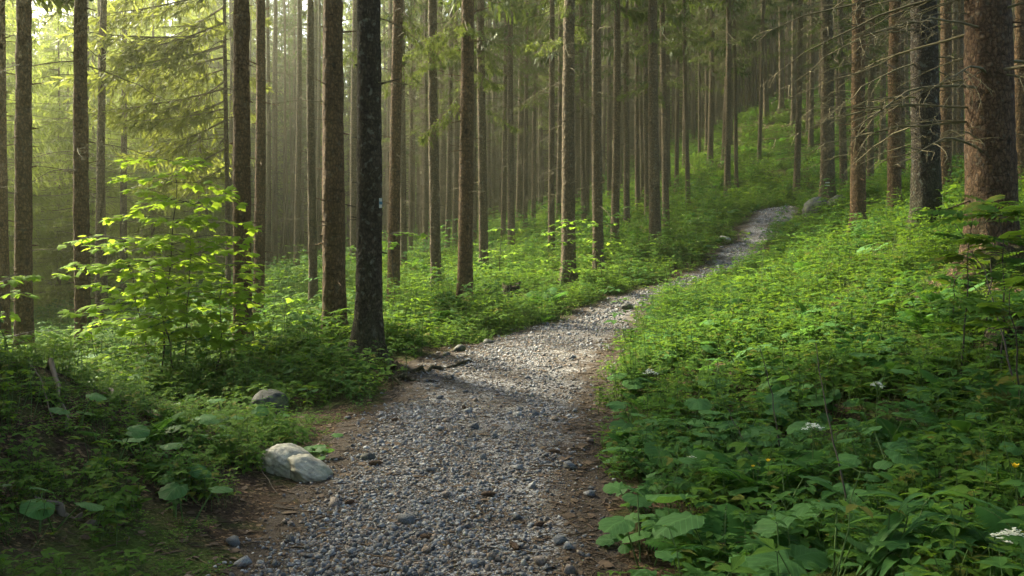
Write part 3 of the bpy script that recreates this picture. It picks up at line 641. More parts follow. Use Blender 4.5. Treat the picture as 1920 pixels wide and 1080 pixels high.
def live_branch(g, r, o, az, L, droop, tip, ntw, hang, w, mat=0, wood=1, detail=1):
    d = np.array([math.cos(az), math.sin(az), 0]); s = np.array([-d[1], d[0], 0])
    t = np.linspace(0, 1, 7)[:, None]; P = o + d * L * t + UP * L * (-droop * t + tip * t ** 2)
    g.add(*tube(P, np.linspace(max(.005, .011 * L), .003, 7), 3), 0.5, wood)
    f = np.sort(r.uniform(.10, 1, ntw)); sg = np.where(np.arange(ntw) % 2 == 0, -1.0, 1.0)
    pos = o + d * L * f[:, None] + UP * L * (-droop * f + tip * f ** 2)[:, None]
    l = (0.10 + 0.36 * L * (1.05 - f) * np.minimum(1, f * 3.5)) * r.uniform(.6, 1.25, ntw)
    ang = r.uniform(.55, 1.15, ntw)
    dr = d * np.cos(ang)[:, None] + s * (sg * np.sin(ang))[:, None] - UP * (hang * r.uniform(.3, 1.3, ntw))[:, None]; dr /= np.linalg.norm(dr, axis=1)[:, None]
    rn = np.clip(r.normal(.5, .22, ntw) + (f - .5) * .3, 0, 1)
    if detail == 1:
        B = pos + dr * l[:, None]; sd_ = np.cross(dr, UP); blades(g, pos, B, sd_ * w, rn, mat)
        # hanging sprays below each twig
        q = pos + dr * (l * r.uniform(.35, .8, ntw))[:, None]; hd = dr * .45 - UP * r.uniform(.4, 1.0, ntw)[:, None]; blades(g, q, q + hd * (l * .7)[:, None], np.cross(hd, dr) * w * 1.3 + s * w * .4, rn, mat)
    else:
        for _ in range(detail):
            u = r.uniform(.12, 1.0, ntw); q = pos + dr * (l * u)[:, None]; q[:, 2] -= .12 * l * u ** 2
            e = dr * r.uniform(.5, 1, (ntw, 1)) + r.normal(0, .55, (ntw, 3)) - UP * hang * .5; e /= np.linalg.norm(e, axis=1)[:, None]
            ll = r.uniform(.05, .13, ntw)[:, None]; wv = np.cross(e, r.normal(size=(ntw, 3))); wv /= np.linalg.norm(wv, axis=1)[:, None] + 1e-9
            blades(g, q, q + e * ll, wv * w, np.clip(rn + r.normal(0, .12, ntw), 0, 1), mat)
        for k in range(0, ntw): g.add(*tube([pos[k], pos[k] + dr[k] * l[k] * .5 - UP * .03 * l[k], pos[k] + dr[k] * l[k] - UP * .12 * l[k]], [.003, .0022, .0012], 3), 0.4, wood)
def crown_mesh(name, seed, Ht, z0, Lmax, nbr, ntw, w=.045, nm='needle', hang=.5, stop=1.0):
    r = np.random.default_rng(seed); g = G()
    z = z0 + (Ht - z0) * np.sort(r.random(nbr)) ** 1.08
    for k in range(nbr):
        t = (z[k] - z0) / (Ht - z0); L = Lmax * (0.62 + 0.9 * t if t < .3 else 0.89 * (1 - t) / .7 + .07) * r.uniform(.7, 1.15)
        live_branch(g, r, np.array([0, 0, z[k]]), r.uniform(0, 6.283), L, .55 * (1 - t) + .05, .42 * (1 - t) + .1, ntw, hang, w, detail=1)
    g.add(*tube([(0, 0, z0), (0, 0, Ht)], [.02, .01], 3), .5, 1)
    return g.mesh(name, [M[nm], M['twig']])
CROWN = [crown_mesh('crown', 200 + k, 26, 8.0 + k % 3, 1.75, 100, 24) for k in range(4)]
CROWN_LOW = [crown_mesh('crown', 220 + k, 26, 6.0 + k, 1.9, 110, 24) for k in range(2)]
CROWN_THIN = [crown_mesh('crown', 240 + k, 26, 14.5 + k, 1.4, 55, 20) for k in range(2)]
EDGE = [crown_mesh('crown', 230 + k, 20, 0.8 + .4 * k, 2.9, 190, 40, .032, 'needle_pale', .6) for k in range(3)]
def fuzz_mesh(seed, n=60, z0=1.8, z1=10):
    R.seed(seed); g = G()
    for _ in range(n):
        z = R.uniform(z0, z1); a = R.uniform(0, 6.283); L = R.uniform(.25, 1.0 + .09 * z); d = np.array([math.cos(a), math.sin(a), R.uniform(-.25, .2)])
        P = curve_pts((.06 * d[0], .06 * d[1], z), d, L, 6, R.uniform(.0, .5), .02); g.add(*tube(P, np.linspace(.010, .0025, 6), 3))
        for _ in range(5):
            k = R.randint(2, 5); g.add(*tube(curve_pts(P[k], unit(d * .6 + rdir(-60, 10) * .9), L * R.uniform(.12, .35), 3, .3), [.004, .003, .002], 3))
    return g.mesh('dead_branches', M['twig'])
FUZZ = [fuzz_mesh(300 + k) for k in range(4)]
def skirt_mesh(seed):
    r = np.random.default_rng(seed); g = G()
    for _ in range(16): live_branch(g, r, np.array([0, 0, r.uniform(5.2, 11.5)]), r.uniform(0, 6.283), r.uniform(.8, 1.9), r.uniform(.35, .8), r.uniform(.05, .3), 26, .75, .011, detail=6)
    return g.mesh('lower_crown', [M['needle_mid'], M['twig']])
SKIRT = [skirt_mesh(350 + k) for k in range(3)]
TRUNK = []
for k in range(6):
    g = G(); trunk_geo(g, .15, 26, 400 + k, 12, False, stubs=80, lean=R.uniform(-.006, .006)); TRUNK.append(g.mesh('trunk', M['bark'], True))

POS = []   # every trunk (x, y, r) that plants must avoid
def simple_tree(x, y, dia, label, group=None, crown=None, Ht=26, cat='tree', fuzz=True, name='spruce_tree', skirt=False):
    s = Ht / 26.0; rz = R.uniform(0, 6.283); t = thing(name, label, cat, (x, y, h1(x, y) - .02), rz, group)
    k = R.randrange(6); rs = dia / .30; t.rotation_euler = (R.gauss(0, .011), R.gauss(0, .011), rz)
    ob('trunk', TRUNK[k], t, scl=(rs, rs, s))
    if fuzz: ob('dead_branches', FUZZ[R.randrange(4)], t, rot=(0, 0, R.uniform(0, 6)), scl=(1, 1, s * R.uniform(.9, 1.1)))
    if crown is not None: ob('crown', crown, t, rot=(0, 0, R.uniform(0, 6)), scl=(R.uniform(.75, 1.0), R.uniform(.75, 1.0), s))
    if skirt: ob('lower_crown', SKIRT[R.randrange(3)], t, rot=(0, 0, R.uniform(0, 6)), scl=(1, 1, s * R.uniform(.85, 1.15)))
    POS.append((x, y, dia * .5)); return t

def near_tree(u, Y, dia, label, bm='bark', Ht=27, crown=None, lean=0.0, branches=16, bz=(1.6, 6.5), bl=(.3, 1.0), seed=0, name='spruce_tree', az=None, flare=.7, stubs=46):
    x = wx(u, Y); t = thing(name, label, 'tree', (x, Y, h1(x, Y) - .02), 0)
    lean = lean or [-.006, .007, -.003, .009, -.009, .004][seed % 6]
    g = G(); f = trunk_geo(g, dia / 2, Ht, 500 + seed, 40 if dia > .35 else 30, True, flare, (.013 if dia > .35 else .009), lean, stubs)
    ob('trunk', g.mesh('trunk', M[bm], True), t)
    R.seed(900 + seed)
    for _ in range(branches):
        z = R.uniform(*bz); a = R.uniform(0, 6.283) if az is None or R.random() < .35 else R.gauss(az, .7); cx, cy, rr = f(z); L = R.uniform(*bl)
        ob('branch', DEAD[R.randrange(10)], t, (cx + .8 * rr * math.cos(a), cy + .8 * rr * math.sin(a), z), (R.uniform(-.25, .15), R.uniform(-.6, .6), a - math.pi / 2), (L, L, L))
    cw = 1.5 if u < 700 and crown in CROWN + CROWN_LOW else 1.05  # some crowns widened above view to shade the near bank and path
    if crown is not None: ob('crown', crown, t, rot=(0, 0, R.uniform(0, 6)), scl=(cw, cw, Ht / 26))
    POS.append((x, Y, dia * .5)); return t

C, CL, CT = CROWN, CROWN_LOW, CROWN_THIN
T = {}
NEAR = [  # u, depth, diameter, bark, label, extra
 (9, 14.5, .20, 'bark_brown', 'slender brown spruce trunk at the extreme edge of the frame beside the mound', dict(crown=CL[0], branches=14)),
 (46, 12.6, .245, 'bark_brown', 'brown spruce rising behind the dark mound, second from the hazy edge', dict(crown=CL[1], branches=18, lean=-.004)),
 (157, 13.6, .235, 'bark_brown', 'straight brown spruce standing alone on the hazy side of the maple sapling', dict(crown=C[0], branches=22, bl=(.4, 1.6))),
 (186, 20, .20, 'bark', 'thin spruce trunk half hidden just behind the lone straight one', dict(crown=CT[1], branches=10)),
 (457, 11.6, .245, 'bark_brown', 'spruce with black rotten foot standing right behind the maple sapling', dict(crown=C[3], branches=16, lean=-.014, flare=.9, bz=(2.2, 6.5))),
 (484, 16.0, .195, 'bark_brown', 'thinner brown spruce close behind the one by the maple sapling', dict(crown=C[2], branches=14)),
 (588, 21, .21, 'bark', 'pale slender spruce between the brown pair and the thick warm brown trunk', dict(crown=CT[1], branches=16)),
 (628, 11.7, .31, 'bark_brown', 'thick warm brown spruce directly beside the dark blazed trunk', dict(crown=C[2], branches=10, bz=(2.4, 6), lean=-.002)),
 (691, 10.2, .305, 'bark_dark', 'dark scaly spruce with a blue and white trail blaze beside the path', dict(crown=C[0], branches=12, bz=(2.6, 6), lean=.004, flare=.85, az=0.0, bl=(.5, 1.5))),
 (738, 17.2, .245, 'bark_brown', 'pale brown spruce with a yellow sapling before it, beside the blazed trunk', dict(crown=C[1], branches=14)),
 (818, 20, .235, 'bark', 'grey-green spruce between the pale brown trunk and the ochre trunk', dict(crown=C[1], branches=16)),
 (871, 15.6, .255, 'bark_brown', 'ochre brown spruce with peeled bark at its foot, just above the path bend', dict(crown=C[1], branches=18, bz=(1.8, 6), bl=(.4, 1.3))),
 (907, 24, .25, 'bark', 'grey spruce standing behind the ochre trunk on its uphill side', dict(crown=CL[0], branches=16)),
 (1066, 20, .31, 'bark', 'stout grey-brown spruce, first of the pair nearest the mid path verge', dict(crown=C[0], branches=26, bl=(.4, 1.5))),
 (1122, 21.5, .255, 'bark', 'slimmer grey spruce, uphill partner of the stout pair by the verge', dict(crown=C[2], branches=24, bl=(.4, 1.4))),
 (1152, 26, .255, 'bark', 'spruce just uphill of the verge pair with mossy flared foot', dict(crown=CL[1], branches=18)),
 (1229, 25.5, .33, 'bark', 'grey spruce with wide flared foot on the grassy slope below the path crest', dict(crown=C[3], branches=22, flare=.9, bl=(.4, 1.4))),
 (1551, 25, .38, 'bark', 'spruce rooted on a mossy rock by the path crest with two white marks', dict(crown=C[1], branches=34, bl=(.5, 1.9), flare=.8)),
 (1609, 18, .28, 'bark_brown', 'brown spruce with a split dark foot standing in front of the rock spruce', dict(crown=C[2], branches=40, bl=(.5, 1.7), flare=.7)),
 (1677, 20.5, .29, 'bark_brown', 'brown spruce uphill of the split-foot trunk with many bare branches', dict(crown=C[0], branches=36, bl=(.5, 1.7))),
 (1737, 13.6, .42, 'bark_dark', 'very thick grey scaly spruce second from the uphill edge', dict(crown=C[3], branches=34, bl=(.8, 2.4), az=3.2, bz=(1.2, 5), flare=.35)),
 (1771, 18.5, .23, 'bark_brown', 'slim brown spruce squeezed between the two thickest trunks', dict(crown=C[1], branches=16)),
 (1860, 9.6, .52, 'bark_red', 'thickest spruce of all with reddish scaly bark and knots', dict(crown=C[2], branches=26, bl=(.9, 2.6), az=3.2, bz=(1.2, 3.6), flare=.35)),
 (1914, 15.5, .2, 'bark_brown', 'thin trunk at the uphill edge just past the thickest spruce', dict(crown=C[0], branches=10)),
]
for k, (u, Y, dia, bm, lab, kw) in enumerate(NEAR): T[u] = near_tree(u, Y, dia, lab, bm, seed=k, **kw)

MID = [ # u, depth, diameter, label
 (197, 30, .22, 'pale hazy trunk in the bright mist behind the lone straight spruce'), (232, 29, .23, 'pale hazy trunk rising above the maple sapling top'),
 (431, 36, .19, 'thin whitish trunk touching the spruce behind the maple'), (491, 33, .18, 'thin grey trunk just past the brown pair behind the maple'),
 (503, 36, .22, 'grey trunk second past the brown pair behind the maple'), (534, 44, .15, 'pole-thin trunk in the bright gap under the white sky opening'),
 (556, 30, .21, 'slim grey trunk just before the pale slender spruce'), (757, 26, .2, 'brown trunk peeping past the pale brown spruce with the yellow sapling'),
 (770, 34, .16, 'thin trunk in the dim gap behind the yellow sapling'), (798, 34, .18, 'thin brownish trunk just short of the grey-green spruce'),
 (838, 32, .2, 'dim trunk between the grey-green spruce and the ochre spruce'), (890, 32, .19, 'dim trunk seen past the ochre spruce foot'), (943, 36, .21, 'reddish trunk second uphill from the ochre spruce in the bright undergrowth'),
 (959, 31, .26, 'darker trunk in the yellow-lit undergrowth above the verge stump'), (985, 38, .2, 'slender trunk third past the stump in the lit undergrowth'), (1000, 40, .21, 'slender trunk leaning over the lit undergrowth past the stump'),
 (1034, 26.5, .22, 'thin brown trunk beside the stout verge spruce on its downhill side'), (1095, 35, .2, 'thin pale trunk seen between the verge pair'), (1175, 33, .25, 'brown trunk on the slope just uphill of the mossy-footed spruce'),
 (1205, 42, .2, 'far slim trunk before the wide-footed grey spruce'), (1249, 30, .25, 'grey trunk close behind the wide-footed spruce'), (1268, 42, .22, 'far dark trunk two past the wide-footed spruce'), (1291, 37, .21, 'pale trunk standing on the open green slope short of the crest'),
 (1331, 48, .34, 'dark far trunk on the upper slope over the crest verge'), (1363, 38, .29, 'dark trunk standing at the foot of the steep green slope, downhill one of two'), (1381, 40, .19, 'thin trunk leaning by the dark one at the foot of the green slope'),
 (1423, 45, .2, 'slim trunk alone on the open green slope above the crest'), (1437, 54, .34, 'far thick trunk high on the green slope above the crest'), (1465, 55, .3, 'far trunk high on the slope beside the thick one'), (1493, 38, .29, 'grey trunk standing on the slope just above the path crest'),
 (1520, 46, .28, 'dark trunk on the upper slope behind the rock spruce'), (1583, 30, .25, 'dim trunk close behind the split-foot spruce'), (1632, 35, .27, 'trunk on the slope seen between the split-foot and many-branched spruces'), (1655, 44, .26, 'far trunk above the slope behind the many-branched spruce'),
 (1692, 28, .2, 'thin dark trunk right behind the many-branched spruce'), (1788, 36, .25, 'far pale trunk glimpsed beside the slim squeezed spruce'), (1800, 27, .22, 'dim trunk just before the thickest spruce'),
]
for u, Y, dia, lab in MID:
    simple_tree(wx(u, Y), Y, dia, lab, None, None if u in (197, 232) else (CT[R.randrange(2)] if u < 860 else R.choice(C + CL)), R.uniform(24, 28), skirt=u > 780)

# random stands
placed = [(p[0], p[1]) for p in POS]
def thin(x, y): n_ = .616 * x + .788 * y; a_ = -.788 * x + .616 * y; return 7 < n_ < 55 and 17 < a_ < 62
def free(x, y, d): return all((x - a) ** 2 + (y - b) ** 2 > d * d for a, b in placed)
def in_path(x, y, m):
    l, r = path_lr(y); return l - m < x < r + m and y < 36
fr = random.Random(5); nfar = nedge = 0
tries = 0
while nfar < 235 and tries < 14000:
    tries += 1
    Y = 29 + 58 * fr.random() ** 0.85; u = fr.uniform(440, 1960); x = wx(u, Y)
    if in_path(x, Y, 1.5) or not free(x, Y, 1.6): continue
    if 1330 < u < 1500 and Y < 46: continue
    if 1000 < u < 1330 and Y < 34: continue
    placed.append((x, Y)); nfar += 1
    far_lab = ('slim spruce trunk in the crowded dim stand beyond the lit undergrowth', 'spruces crowding the dim stand straight ahead') if u < 1200 else ('spruce trunk in the crowded stand high on the green hillside', 'spruces crowding the upper hillside')
    simple_tree(x, Y, fr.uniform(.18, .34), far_lab[0], far_lab[1], (fr.choice(CT) if thin(x, Y) and fr.random() < .8 else fr.choice(C + CL)), fr.uniform(22, 29), skirt=u > 700 and Y < 62 and fr.random() < .45)
tries = 0
def lane(x, y):                                # across and along the sun's direction
    return .616 * x + .788 * y, -.788 * x + .616 * y
while nedge < 96 and tries < 8000:
    tries += 1
    Y = 24 + 62 * fr.random(); u = fr.uniform(-330, 680); x = wx(u, Y); n_, a_ = lane(x, Y)
    if Y < 30 and 150 < u < 480: continue
    hmax = ((a_ - 8) * .73 - h1(x, Y)) / 20
    if hmax < .38: continue
    if not free(x, Y, 2.8) or (u > 440 and Y < 54): continue
    placed.append((x, Y)); nedge += 1
    t = thing('young_spruce', 'feathery young spruce with branches down to the ground in the bright haze', 'tree', (x, Y, h1(x, Y) - .1), fr.uniform(0, 6), 'feathery spruces in the bright haze')
    hh = min(hmax, (.62 + .25 * fr.random()) if Y < 42 else fr.uniform(.95, 1.35)); ob('crown', fr.choice(EDGE), t, scl=(fr.uniform(.85, 1.1) * max(1, hh),) * 2 + (hh,)); ob('trunk', TRUNK[fr.randrange(6)], t, scl=(.7, .7, hh * .74)); POS.append((x, Y, .12))

# far wood that reads as one mass, and unseen trees added round the camera's place for shade
def points_obj(name, pts, rot, scl, idx, protos, label, cat):
    me = bpy.data.meshes.new(name); me.vertices.add(len(pts)); me.vertices.foreach_set('co', np.asarray(pts, float).ravel())
    a = me.attributes.new('rot', 'FLOAT_VECTOR', 'POINT'); a.data.foreach_set('vector', np.asarray(rot, float).ravel())
    scl = np.asarray(scl, float); scl = np.repeat(scl[:, None], 3, 1) if scl.ndim == 1 else scl
    a = me.attributes.new('scl', 'FLOAT_VECTOR', 'POINT'); a.data.foreach_set('vector', scl.ravel())
    a = me.attributes.new('pick', 'INT', 'POINT'); a.data.foreach_set('value', np.asarray(idx, np.int32))
    o = ob(name, me); o['kind'] = 'stuff'; o['label'] = label; o['category'] = cat
    nt = bpy.data.node_groups.new(name, 'GeometryNodeTree')
    nt.interface.new_socket('Geometry', in_out='INPUT', socket_type='NodeSocketGeometry'); nt.interface.new_socket('Geometry', in_out='OUTPUT', socket_type='NodeSocketGeometry')
    N = lambda t, **k: _node(nt, t, **k); L = nt.links.new
    gi, go, jn = N('NodeGroupInput'), N('NodeGroupOutput'), N('GeometryNodeJoinGeometry')
    ar = N('GeometryNodeInputNamedAttribute', data_type='FLOAT_VECTOR', i_0='rot'); as_ = N('GeometryNodeInputNamedAttribute', data_type='FLOAT_VECTOR', i_0='scl'); ai = N('GeometryNodeInputNamedAttribute', data_type='INT', i_0='pick')
    er = N('FunctionNodeEulerToRotation'); L(ar.outputs[0], er.inputs[0])
    for k, p in enumerate(protos):
        for po in (p if isinstance(p, (list, tuple)) else [p]):
            oi = N('GeometryNodeObjectInfo', transform_space='ORIGINAL'); oi.inputs['Object'].default_value = po; oi.inputs['As Instance'].default_value = True
            cm = N('FunctionNodeCompare', data_type='INT', operation='EQUAL'); L(ai.outputs[0], cm.inputs[2]); cm.inputs[3].default_value = k
            ip = N('GeometryNodeInstanceOnPoints'); L(gi.outputs[0], ip.inputs['Points']); L(cm.outputs[0], ip.inputs['Selection']); L(oi.outputs['Geometry'], ip.inputs['Instance'])
            L(er.outputs[0], ip.inputs['Rotation']); L(as_.outputs[0], ip.inputs['Scale']); L(ip.outputs[0], jn.inputs[0])
    L(jn.outputs[0], go.inputs[0])
    md = o.modifiers.new('scatter', 'NODES'); md.node_group = nt
    return o
ch = lambda t, nm: [c for c in t.children if c.name.split('.')[0] == nm][0]
trees_all = [o for o in sc.objects if o.get('category') == 'tree' and o.name.startswith('spruce_tree')]
far_src = []
for me in CROWN + CROWN_LOW:
    for t in trees_all:
        c = [q for q in t.children if q.data == me]
        d = [q for q in t.children if q.data in TRUNK]
        if c and d: far_src.append([c[0], d[0]]); break
edge_src = [[o] for o in sc.objects if o.name.split('.')[0] == 'crown' and o.data in EDGE][:3]
FP, FS, FI = [], [], []
fr = random.Random(8); tries = 0
while len(FP) < 1150 and tries < 20000:
    tries += 1
    Y = 66 + 84 * fr.random(); u = fr.uniform(-500, 2300); x = wx(u, Y)
    FP.append((x, Y, h1(x, Y))); ed = not (u > 480 and Y < 88); s = fr.uniform(1.15, 1.6) if ed else fr.uniform(.85, 1.1); FS.append((s, s, s)); FI.append(fr.randrange(len(far_src)) if u > 480 and Y < 88 else len(far_src) + fr.randrange(len(edge_src)))
for _ in range(90):
    Y = fr.uniform(85, 140); u = fr.uniform(880, 1180); x = wx(u, Y); FP.append((x, Y, h1(x, Y))); s = fr.uniform(.9, 1.4); FS.append((s, s, s)); FI.append(len(far_src) + fr.randrange(len(edge_src)))
points_obj('distant_forest', FP, [(0, 0, fr.uniform(0, 6.28)) for _ in FP], FS, FI, far_src + edge_src, 'dim mass of far spruces closing the view between the trunks', 'forest')

# unseen spruces added beside and behind the walker to shade the near ground
fr = random.Random(21); nb = tries = 0
while nb < 30 and tries < 3000:
    tries += 1
    a = fr.uniform(-math.pi, math.pi); d = 6 + 18 * fr.random(); x, y = d * math.sin(a), d * math.cos(a)
    if abs(a) < math.radians(36) or in_path(x, max(y, 2.5), 1.6) or abs(x) < 2.2 and y < 3 or not free(x, y, 3.0): continue
    if -math.radians(80) < a < 0: continue       # the clearing that lets the sun in
    placed.append((x, y)); nb += 1
    simple_tree(x, y, fr.uniform(.25, .4), 'spruce added out of view to shade the near ground', 'spruces round the walker', fr.choice(C), fr.uniform(24, 29))

for x, y in [(-9.2, 11.2), (-10.4, 13.6), (-8.2, 8.6), (-11.5, 10.5), (-13.4, 13.0), (-15.5, 12.0), (-6.2, 5.0)]:  # unseen spruces placed to keep the sun off the near left ground
    placed.append((x, y)); simple_tree(x, y, .28, 'spruce added out of view to shade the near ground', 'spruces round the walker', R.choice(CL), R.uniform(24, 28))
fr = random.Random(31)
for x, y in [(-6.6, 3.2), (-7.6, 5.6), (-8.9, 8.2), (-5.6, .6), (-10.2, 10.6), (-4.6, -2.2)]:     # unseen young spruces added to block side light on the mound
    t = thing('young_spruce', 'young spruce added out of view to shade the mound', 'tree', (x, y, h1(x, y) - .1), fr.uniform(0, 6), 'young spruces added to shade the mound'); ob('crown', fr.choice(EDGE), t, scl=(.95, .95, fr.uniform(.5, .7))); ob('trunk', TRUNK[0], t, scl=(.7, .7, .42))
for x, y in [(3.6, -1.5), (6.2, 1.2), (7.6, 4.6), (4.8, -5.0), (-2.8, -4.2), (-3.2, -8.0), (1.8, -7.5), (8.8, -2.5), (9.8, 2.4), (2.9, -11), (-6.8, -6.0)]:  # wide-crowned unseen spruces added to darken the foreground
    t = simple_tree(x, y, .34, 'spruce added out of view to shade the near ground', 'spruces round the walker', R.choice(CL), R.uniform(22, 27)); ch(t, 'crown').scale.x *= 1.9; ch(t, 'crown').scale.y *= 1.9

fr = random.Random(57)
for _ in range(16):
    Y = fr.uniform(16, 48); x = wx(fr.uniform(1990, 2700), Y)
    if free(x, Y, 2.5): placed.append((x, Y)); simple_tree(x, Y, fr.uniform(.22, .4), 'spruce added out of view to shade the near ground', 'spruces round the walker', fr.choice(C), fr.uniform(23, 28))

# live spruce sprays hanging over the hazy side
def spray_branch(seed, L):
    r = np.random.default_rng(seed); g = G(); live_branch(g, r, np.zeros(3), math.pi / 2, L, .35, .15, 40, .75, .0080, detail=13); return g.mesh('live_branch', [M['needle_spray'], M['twig']])
SPRAY = [spray_branch(600 + k, 1.0) for k in range(5)]
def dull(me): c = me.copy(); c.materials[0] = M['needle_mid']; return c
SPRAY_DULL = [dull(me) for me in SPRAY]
def add_sprays(t, Ht0, items, seed, pool=None):
    R.seed(seed)
    for z, a, L, tilt in items:
        ob('live_branch', (pool or SPRAY)[R.randrange(5)], t, (.08 * math.cos(a), .08 * math.sin(a), z), (tilt, R.uniform(-.3, .3), a - math.pi / 2), (L, L, L))
# the tree whose live branches hang above the maple
xs, ys = wx(428, 15.5), 15.5
tS = near_tree(428, 21, .13, 'spruce with live drooping green branches hanging above the maple sapling', 'bark', Ht=18, branches=24, seed=60, name='spruce_tree', bl=(.5, 1.9), az=3.14, bz=(2, 7.5))
R.seed(3)
add_sprays(tS, 14, [(z * 1.36 - .2, math.pi + R.uniform(-.75, .75), 1.38 * L * R.uniform(.85, 1.1), R.uniform(-.25, .15)) for z, L in [(3.0, 1.3), (3.3, 1.5), (3.55, 1.7), (3.8, 1.9), (4.0, 1.6), (4.15, 2.0), (4.35, 2.1), (4.5, 1.9), (4.7, 2.0), (4.9, 2.2), (5.1, 2.2), (5.3, 2.3), (5.5, 2.1), (5.8, 2.2), (6.1, 2.3), (6.5, 2.2), (7.0, 2.0), (7.6, 1.8), (8.2, 1.7), (9, 1.5), (10, 1.2)]] , 5)
add_sprays(tS, 14, [(z, R.uniform(-1.2, 1.2), L, R.uniform(-.25, .15)) for z, L in [(5.6, 1.2), (6.4, 1.4), (7.2, 1.3), (8, 1.2), (9, 1.1), (10, 1.0), (11, .8), (12, .6)]], 6)
# a few low live sprigs on the mid trunks
R.seed(9)
for u, n_, z0, z1 in [(871, 6, 3.8, 6.0), (907, 12, 4.6, 8.0), (1066, 6, 5.0, 7.5), (1229, 8, 4.5, 9), (1551, 8, 4.2, 7.5), (738, 6, 4.6, 7), (818, 7, 4.8, 8)]:
    add_sprays(T[u], 27, [(R.uniform(z0, z1), R.uniform(0, 6.283), R.uniform(.5, 1.1), R.uniform(-.7, -.1)) for _ in range(n_)], u, SPRAY_DULL)

# trail marks
def paint_patch(t, f_r, z0, z1, a0, a1, m, off=.008):
    a = np.linspace(a0, a1, 7); V = [(f_r * math.cos(q) + off * math.cos(q), f_r * math.sin(q) + off * math.sin(q), z) for z in (z0, z1) for q in a]
    F = [f for k in range(6) for f in ((k, k + 1, 8 + k), (k, 8 + k, 7 + k))]
    g = G(); g.add(V, F); return g.mesh('stripe', M[m])
t = T[691]; zc = wz(381, 10.2) - t.location.z; rr = .1525 * 1.0 * (1.03 - zc / 27) + .006; bx = .003 * zc
tm = ob('trail_mark', paint_patch(t, rr, zc - .055, zc + .055, -.62, -.22, 'paint_white', .006), t, (bx, 0, 0))
ob('stripe', paint_patch(t, rr, zc - .018, zc + .018, -.62, -.22, 'paint_blue', .010), tm)
t = T[1551]; zc = wz(346, 25) - t.location.z; rr = .19 * (1.03 - zc / 27) + .01 + .8 * .19 * .5 * math.exp(-zc / .26)
for dz in (-.05, .03): ob('trail_mark', paint_patch(t, rr, zc + dz, zc + dz + .028, -2.15, -1.6, 'paint_white', .012), t)

# ------------------------------------------------------------------ maple saplings
def maple_sapling(name, label, x, y, stems, nleaf_obj, size, seed):
    """STEMS: list of (dx, dy, lean_x, lean_y, height, spread)"""
    R.seed(seed); t = thing(name, label, 'sapling', (x, y, h1(x, y) - .02)); L_all = []
    for dx, dy, lx, ly, hh, sp in stems:
        n_ = 12; P = np.array([(dx + lx * (k / 11) ** 1.2 + R.gauss(0, .012), dy + ly * (k / 11) ** 1.2 + R.gauss(0, .012), hh * k / 11) for k in range(n_)]); P[0, 2] = -.1
        g = G(); g.add(*tube(P, np.linspace(.011, .003, n_), 6))
        for k in range(4 if hh > 1.1 else 3, n_):
            if R.random() < (.12 if len(stems) > 3 else .5): continue
            f = k / 11; a0 = R.uniform(0, 6.283)
            for q in ((0, 2.1, 4.2) if len(stems) > 3 or k == 11 else (0, math.pi)):
                a = a0 + q + R.uniform(-.4, .4); l = sp * 1.05 * math.sin(math.pi * (.14 + .62 * f)) * R.uniform(.6, 1.15) + .10
                Q = curve_pts(P[k], (math.cos(a), math.sin(a), R.uniform(.15, .55)), l, 6, .28, .015); g.add(*tube(Q, np.linspace(.0045, .0015, 6), 4))
                m = max(2, int(l / .065))
                for j in range(m):
                    i5 = min(5, 1 + int(5 * (j + 1) / m)); sg = 1 if j % 2 else -1
                    for s2 in ((sg, -sg) if R.random() < .75 else (sg,)):
                        aa = a + s2 * R.uniform(.5, 1.3); d = np.array([math.cos(aa), math.sin(aa) - .25, R.uniform(-.55, .1)]); o = Q[i5] + d * R.uniform(.05, .09); g.add(*tube([Q[i5], o], [.0014, .001], 3))
                        L_all.append((o, d, size * R.uniform(.7, 1.2)))
        ob('stem', g.mesh('stem', M['dark_stem'], True), t)
    R.shuffle(L_all); L_all.sort(key=lambda q: -q[2])
    me = []
    for k in range(4):
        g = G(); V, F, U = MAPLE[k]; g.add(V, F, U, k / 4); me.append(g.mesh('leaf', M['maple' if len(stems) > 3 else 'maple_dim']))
    for o, d, s in L_all[:nleaf_obj]:
        d = unit(d); xx = unit(np.cross(d, UP + np.array([R.gauss(0, .3), R.gauss(-.3, .3), 0]))); zz = np.cross(xx, d)
        lo = ob('leaf', me[R.randrange(4)], t); lo.matrix_basis = Matrix([[xx[i] * s, d[i] * s, zz[i] * s, o[i]] for i in range(3)] + [[0, 0, 0, 1]])
    if len(L_all) > nleaf_obj:
        g = G()
        for o, d, s in L_all[nleaf_obj:]: g.leaf(R.choice(MAPLE), o, d, UP + np.array([R.gauss(0, .2), R.gauss(0, .2), 0]), s, R.random())
        fo = ob('foliage', g.mesh('foliage', M['maple' if len(stems) > 3 else 'maple_dim']), t); fo['kind'] = 'stuff'
    return t, len(L_all)
big_maple, nlv = maple_sapling('maple_sapling', 'bright yellow-green maple sapling with many layered leaves glowing in the haze', wx(335, 10.3), 10.3,
    [(-.20, 0, .16, .1, 2.65, .66), (.02, .1, .16, -.1, 2.15, .68), (.50, -.1, .02, .1, 1.45, .50), (-.35, .15, -.42, .1, 1.75, .66), (.05, -.2, -.25, -.1, 1.5, .62)], 300, .112, 70)
print('maple leaves', nlv)
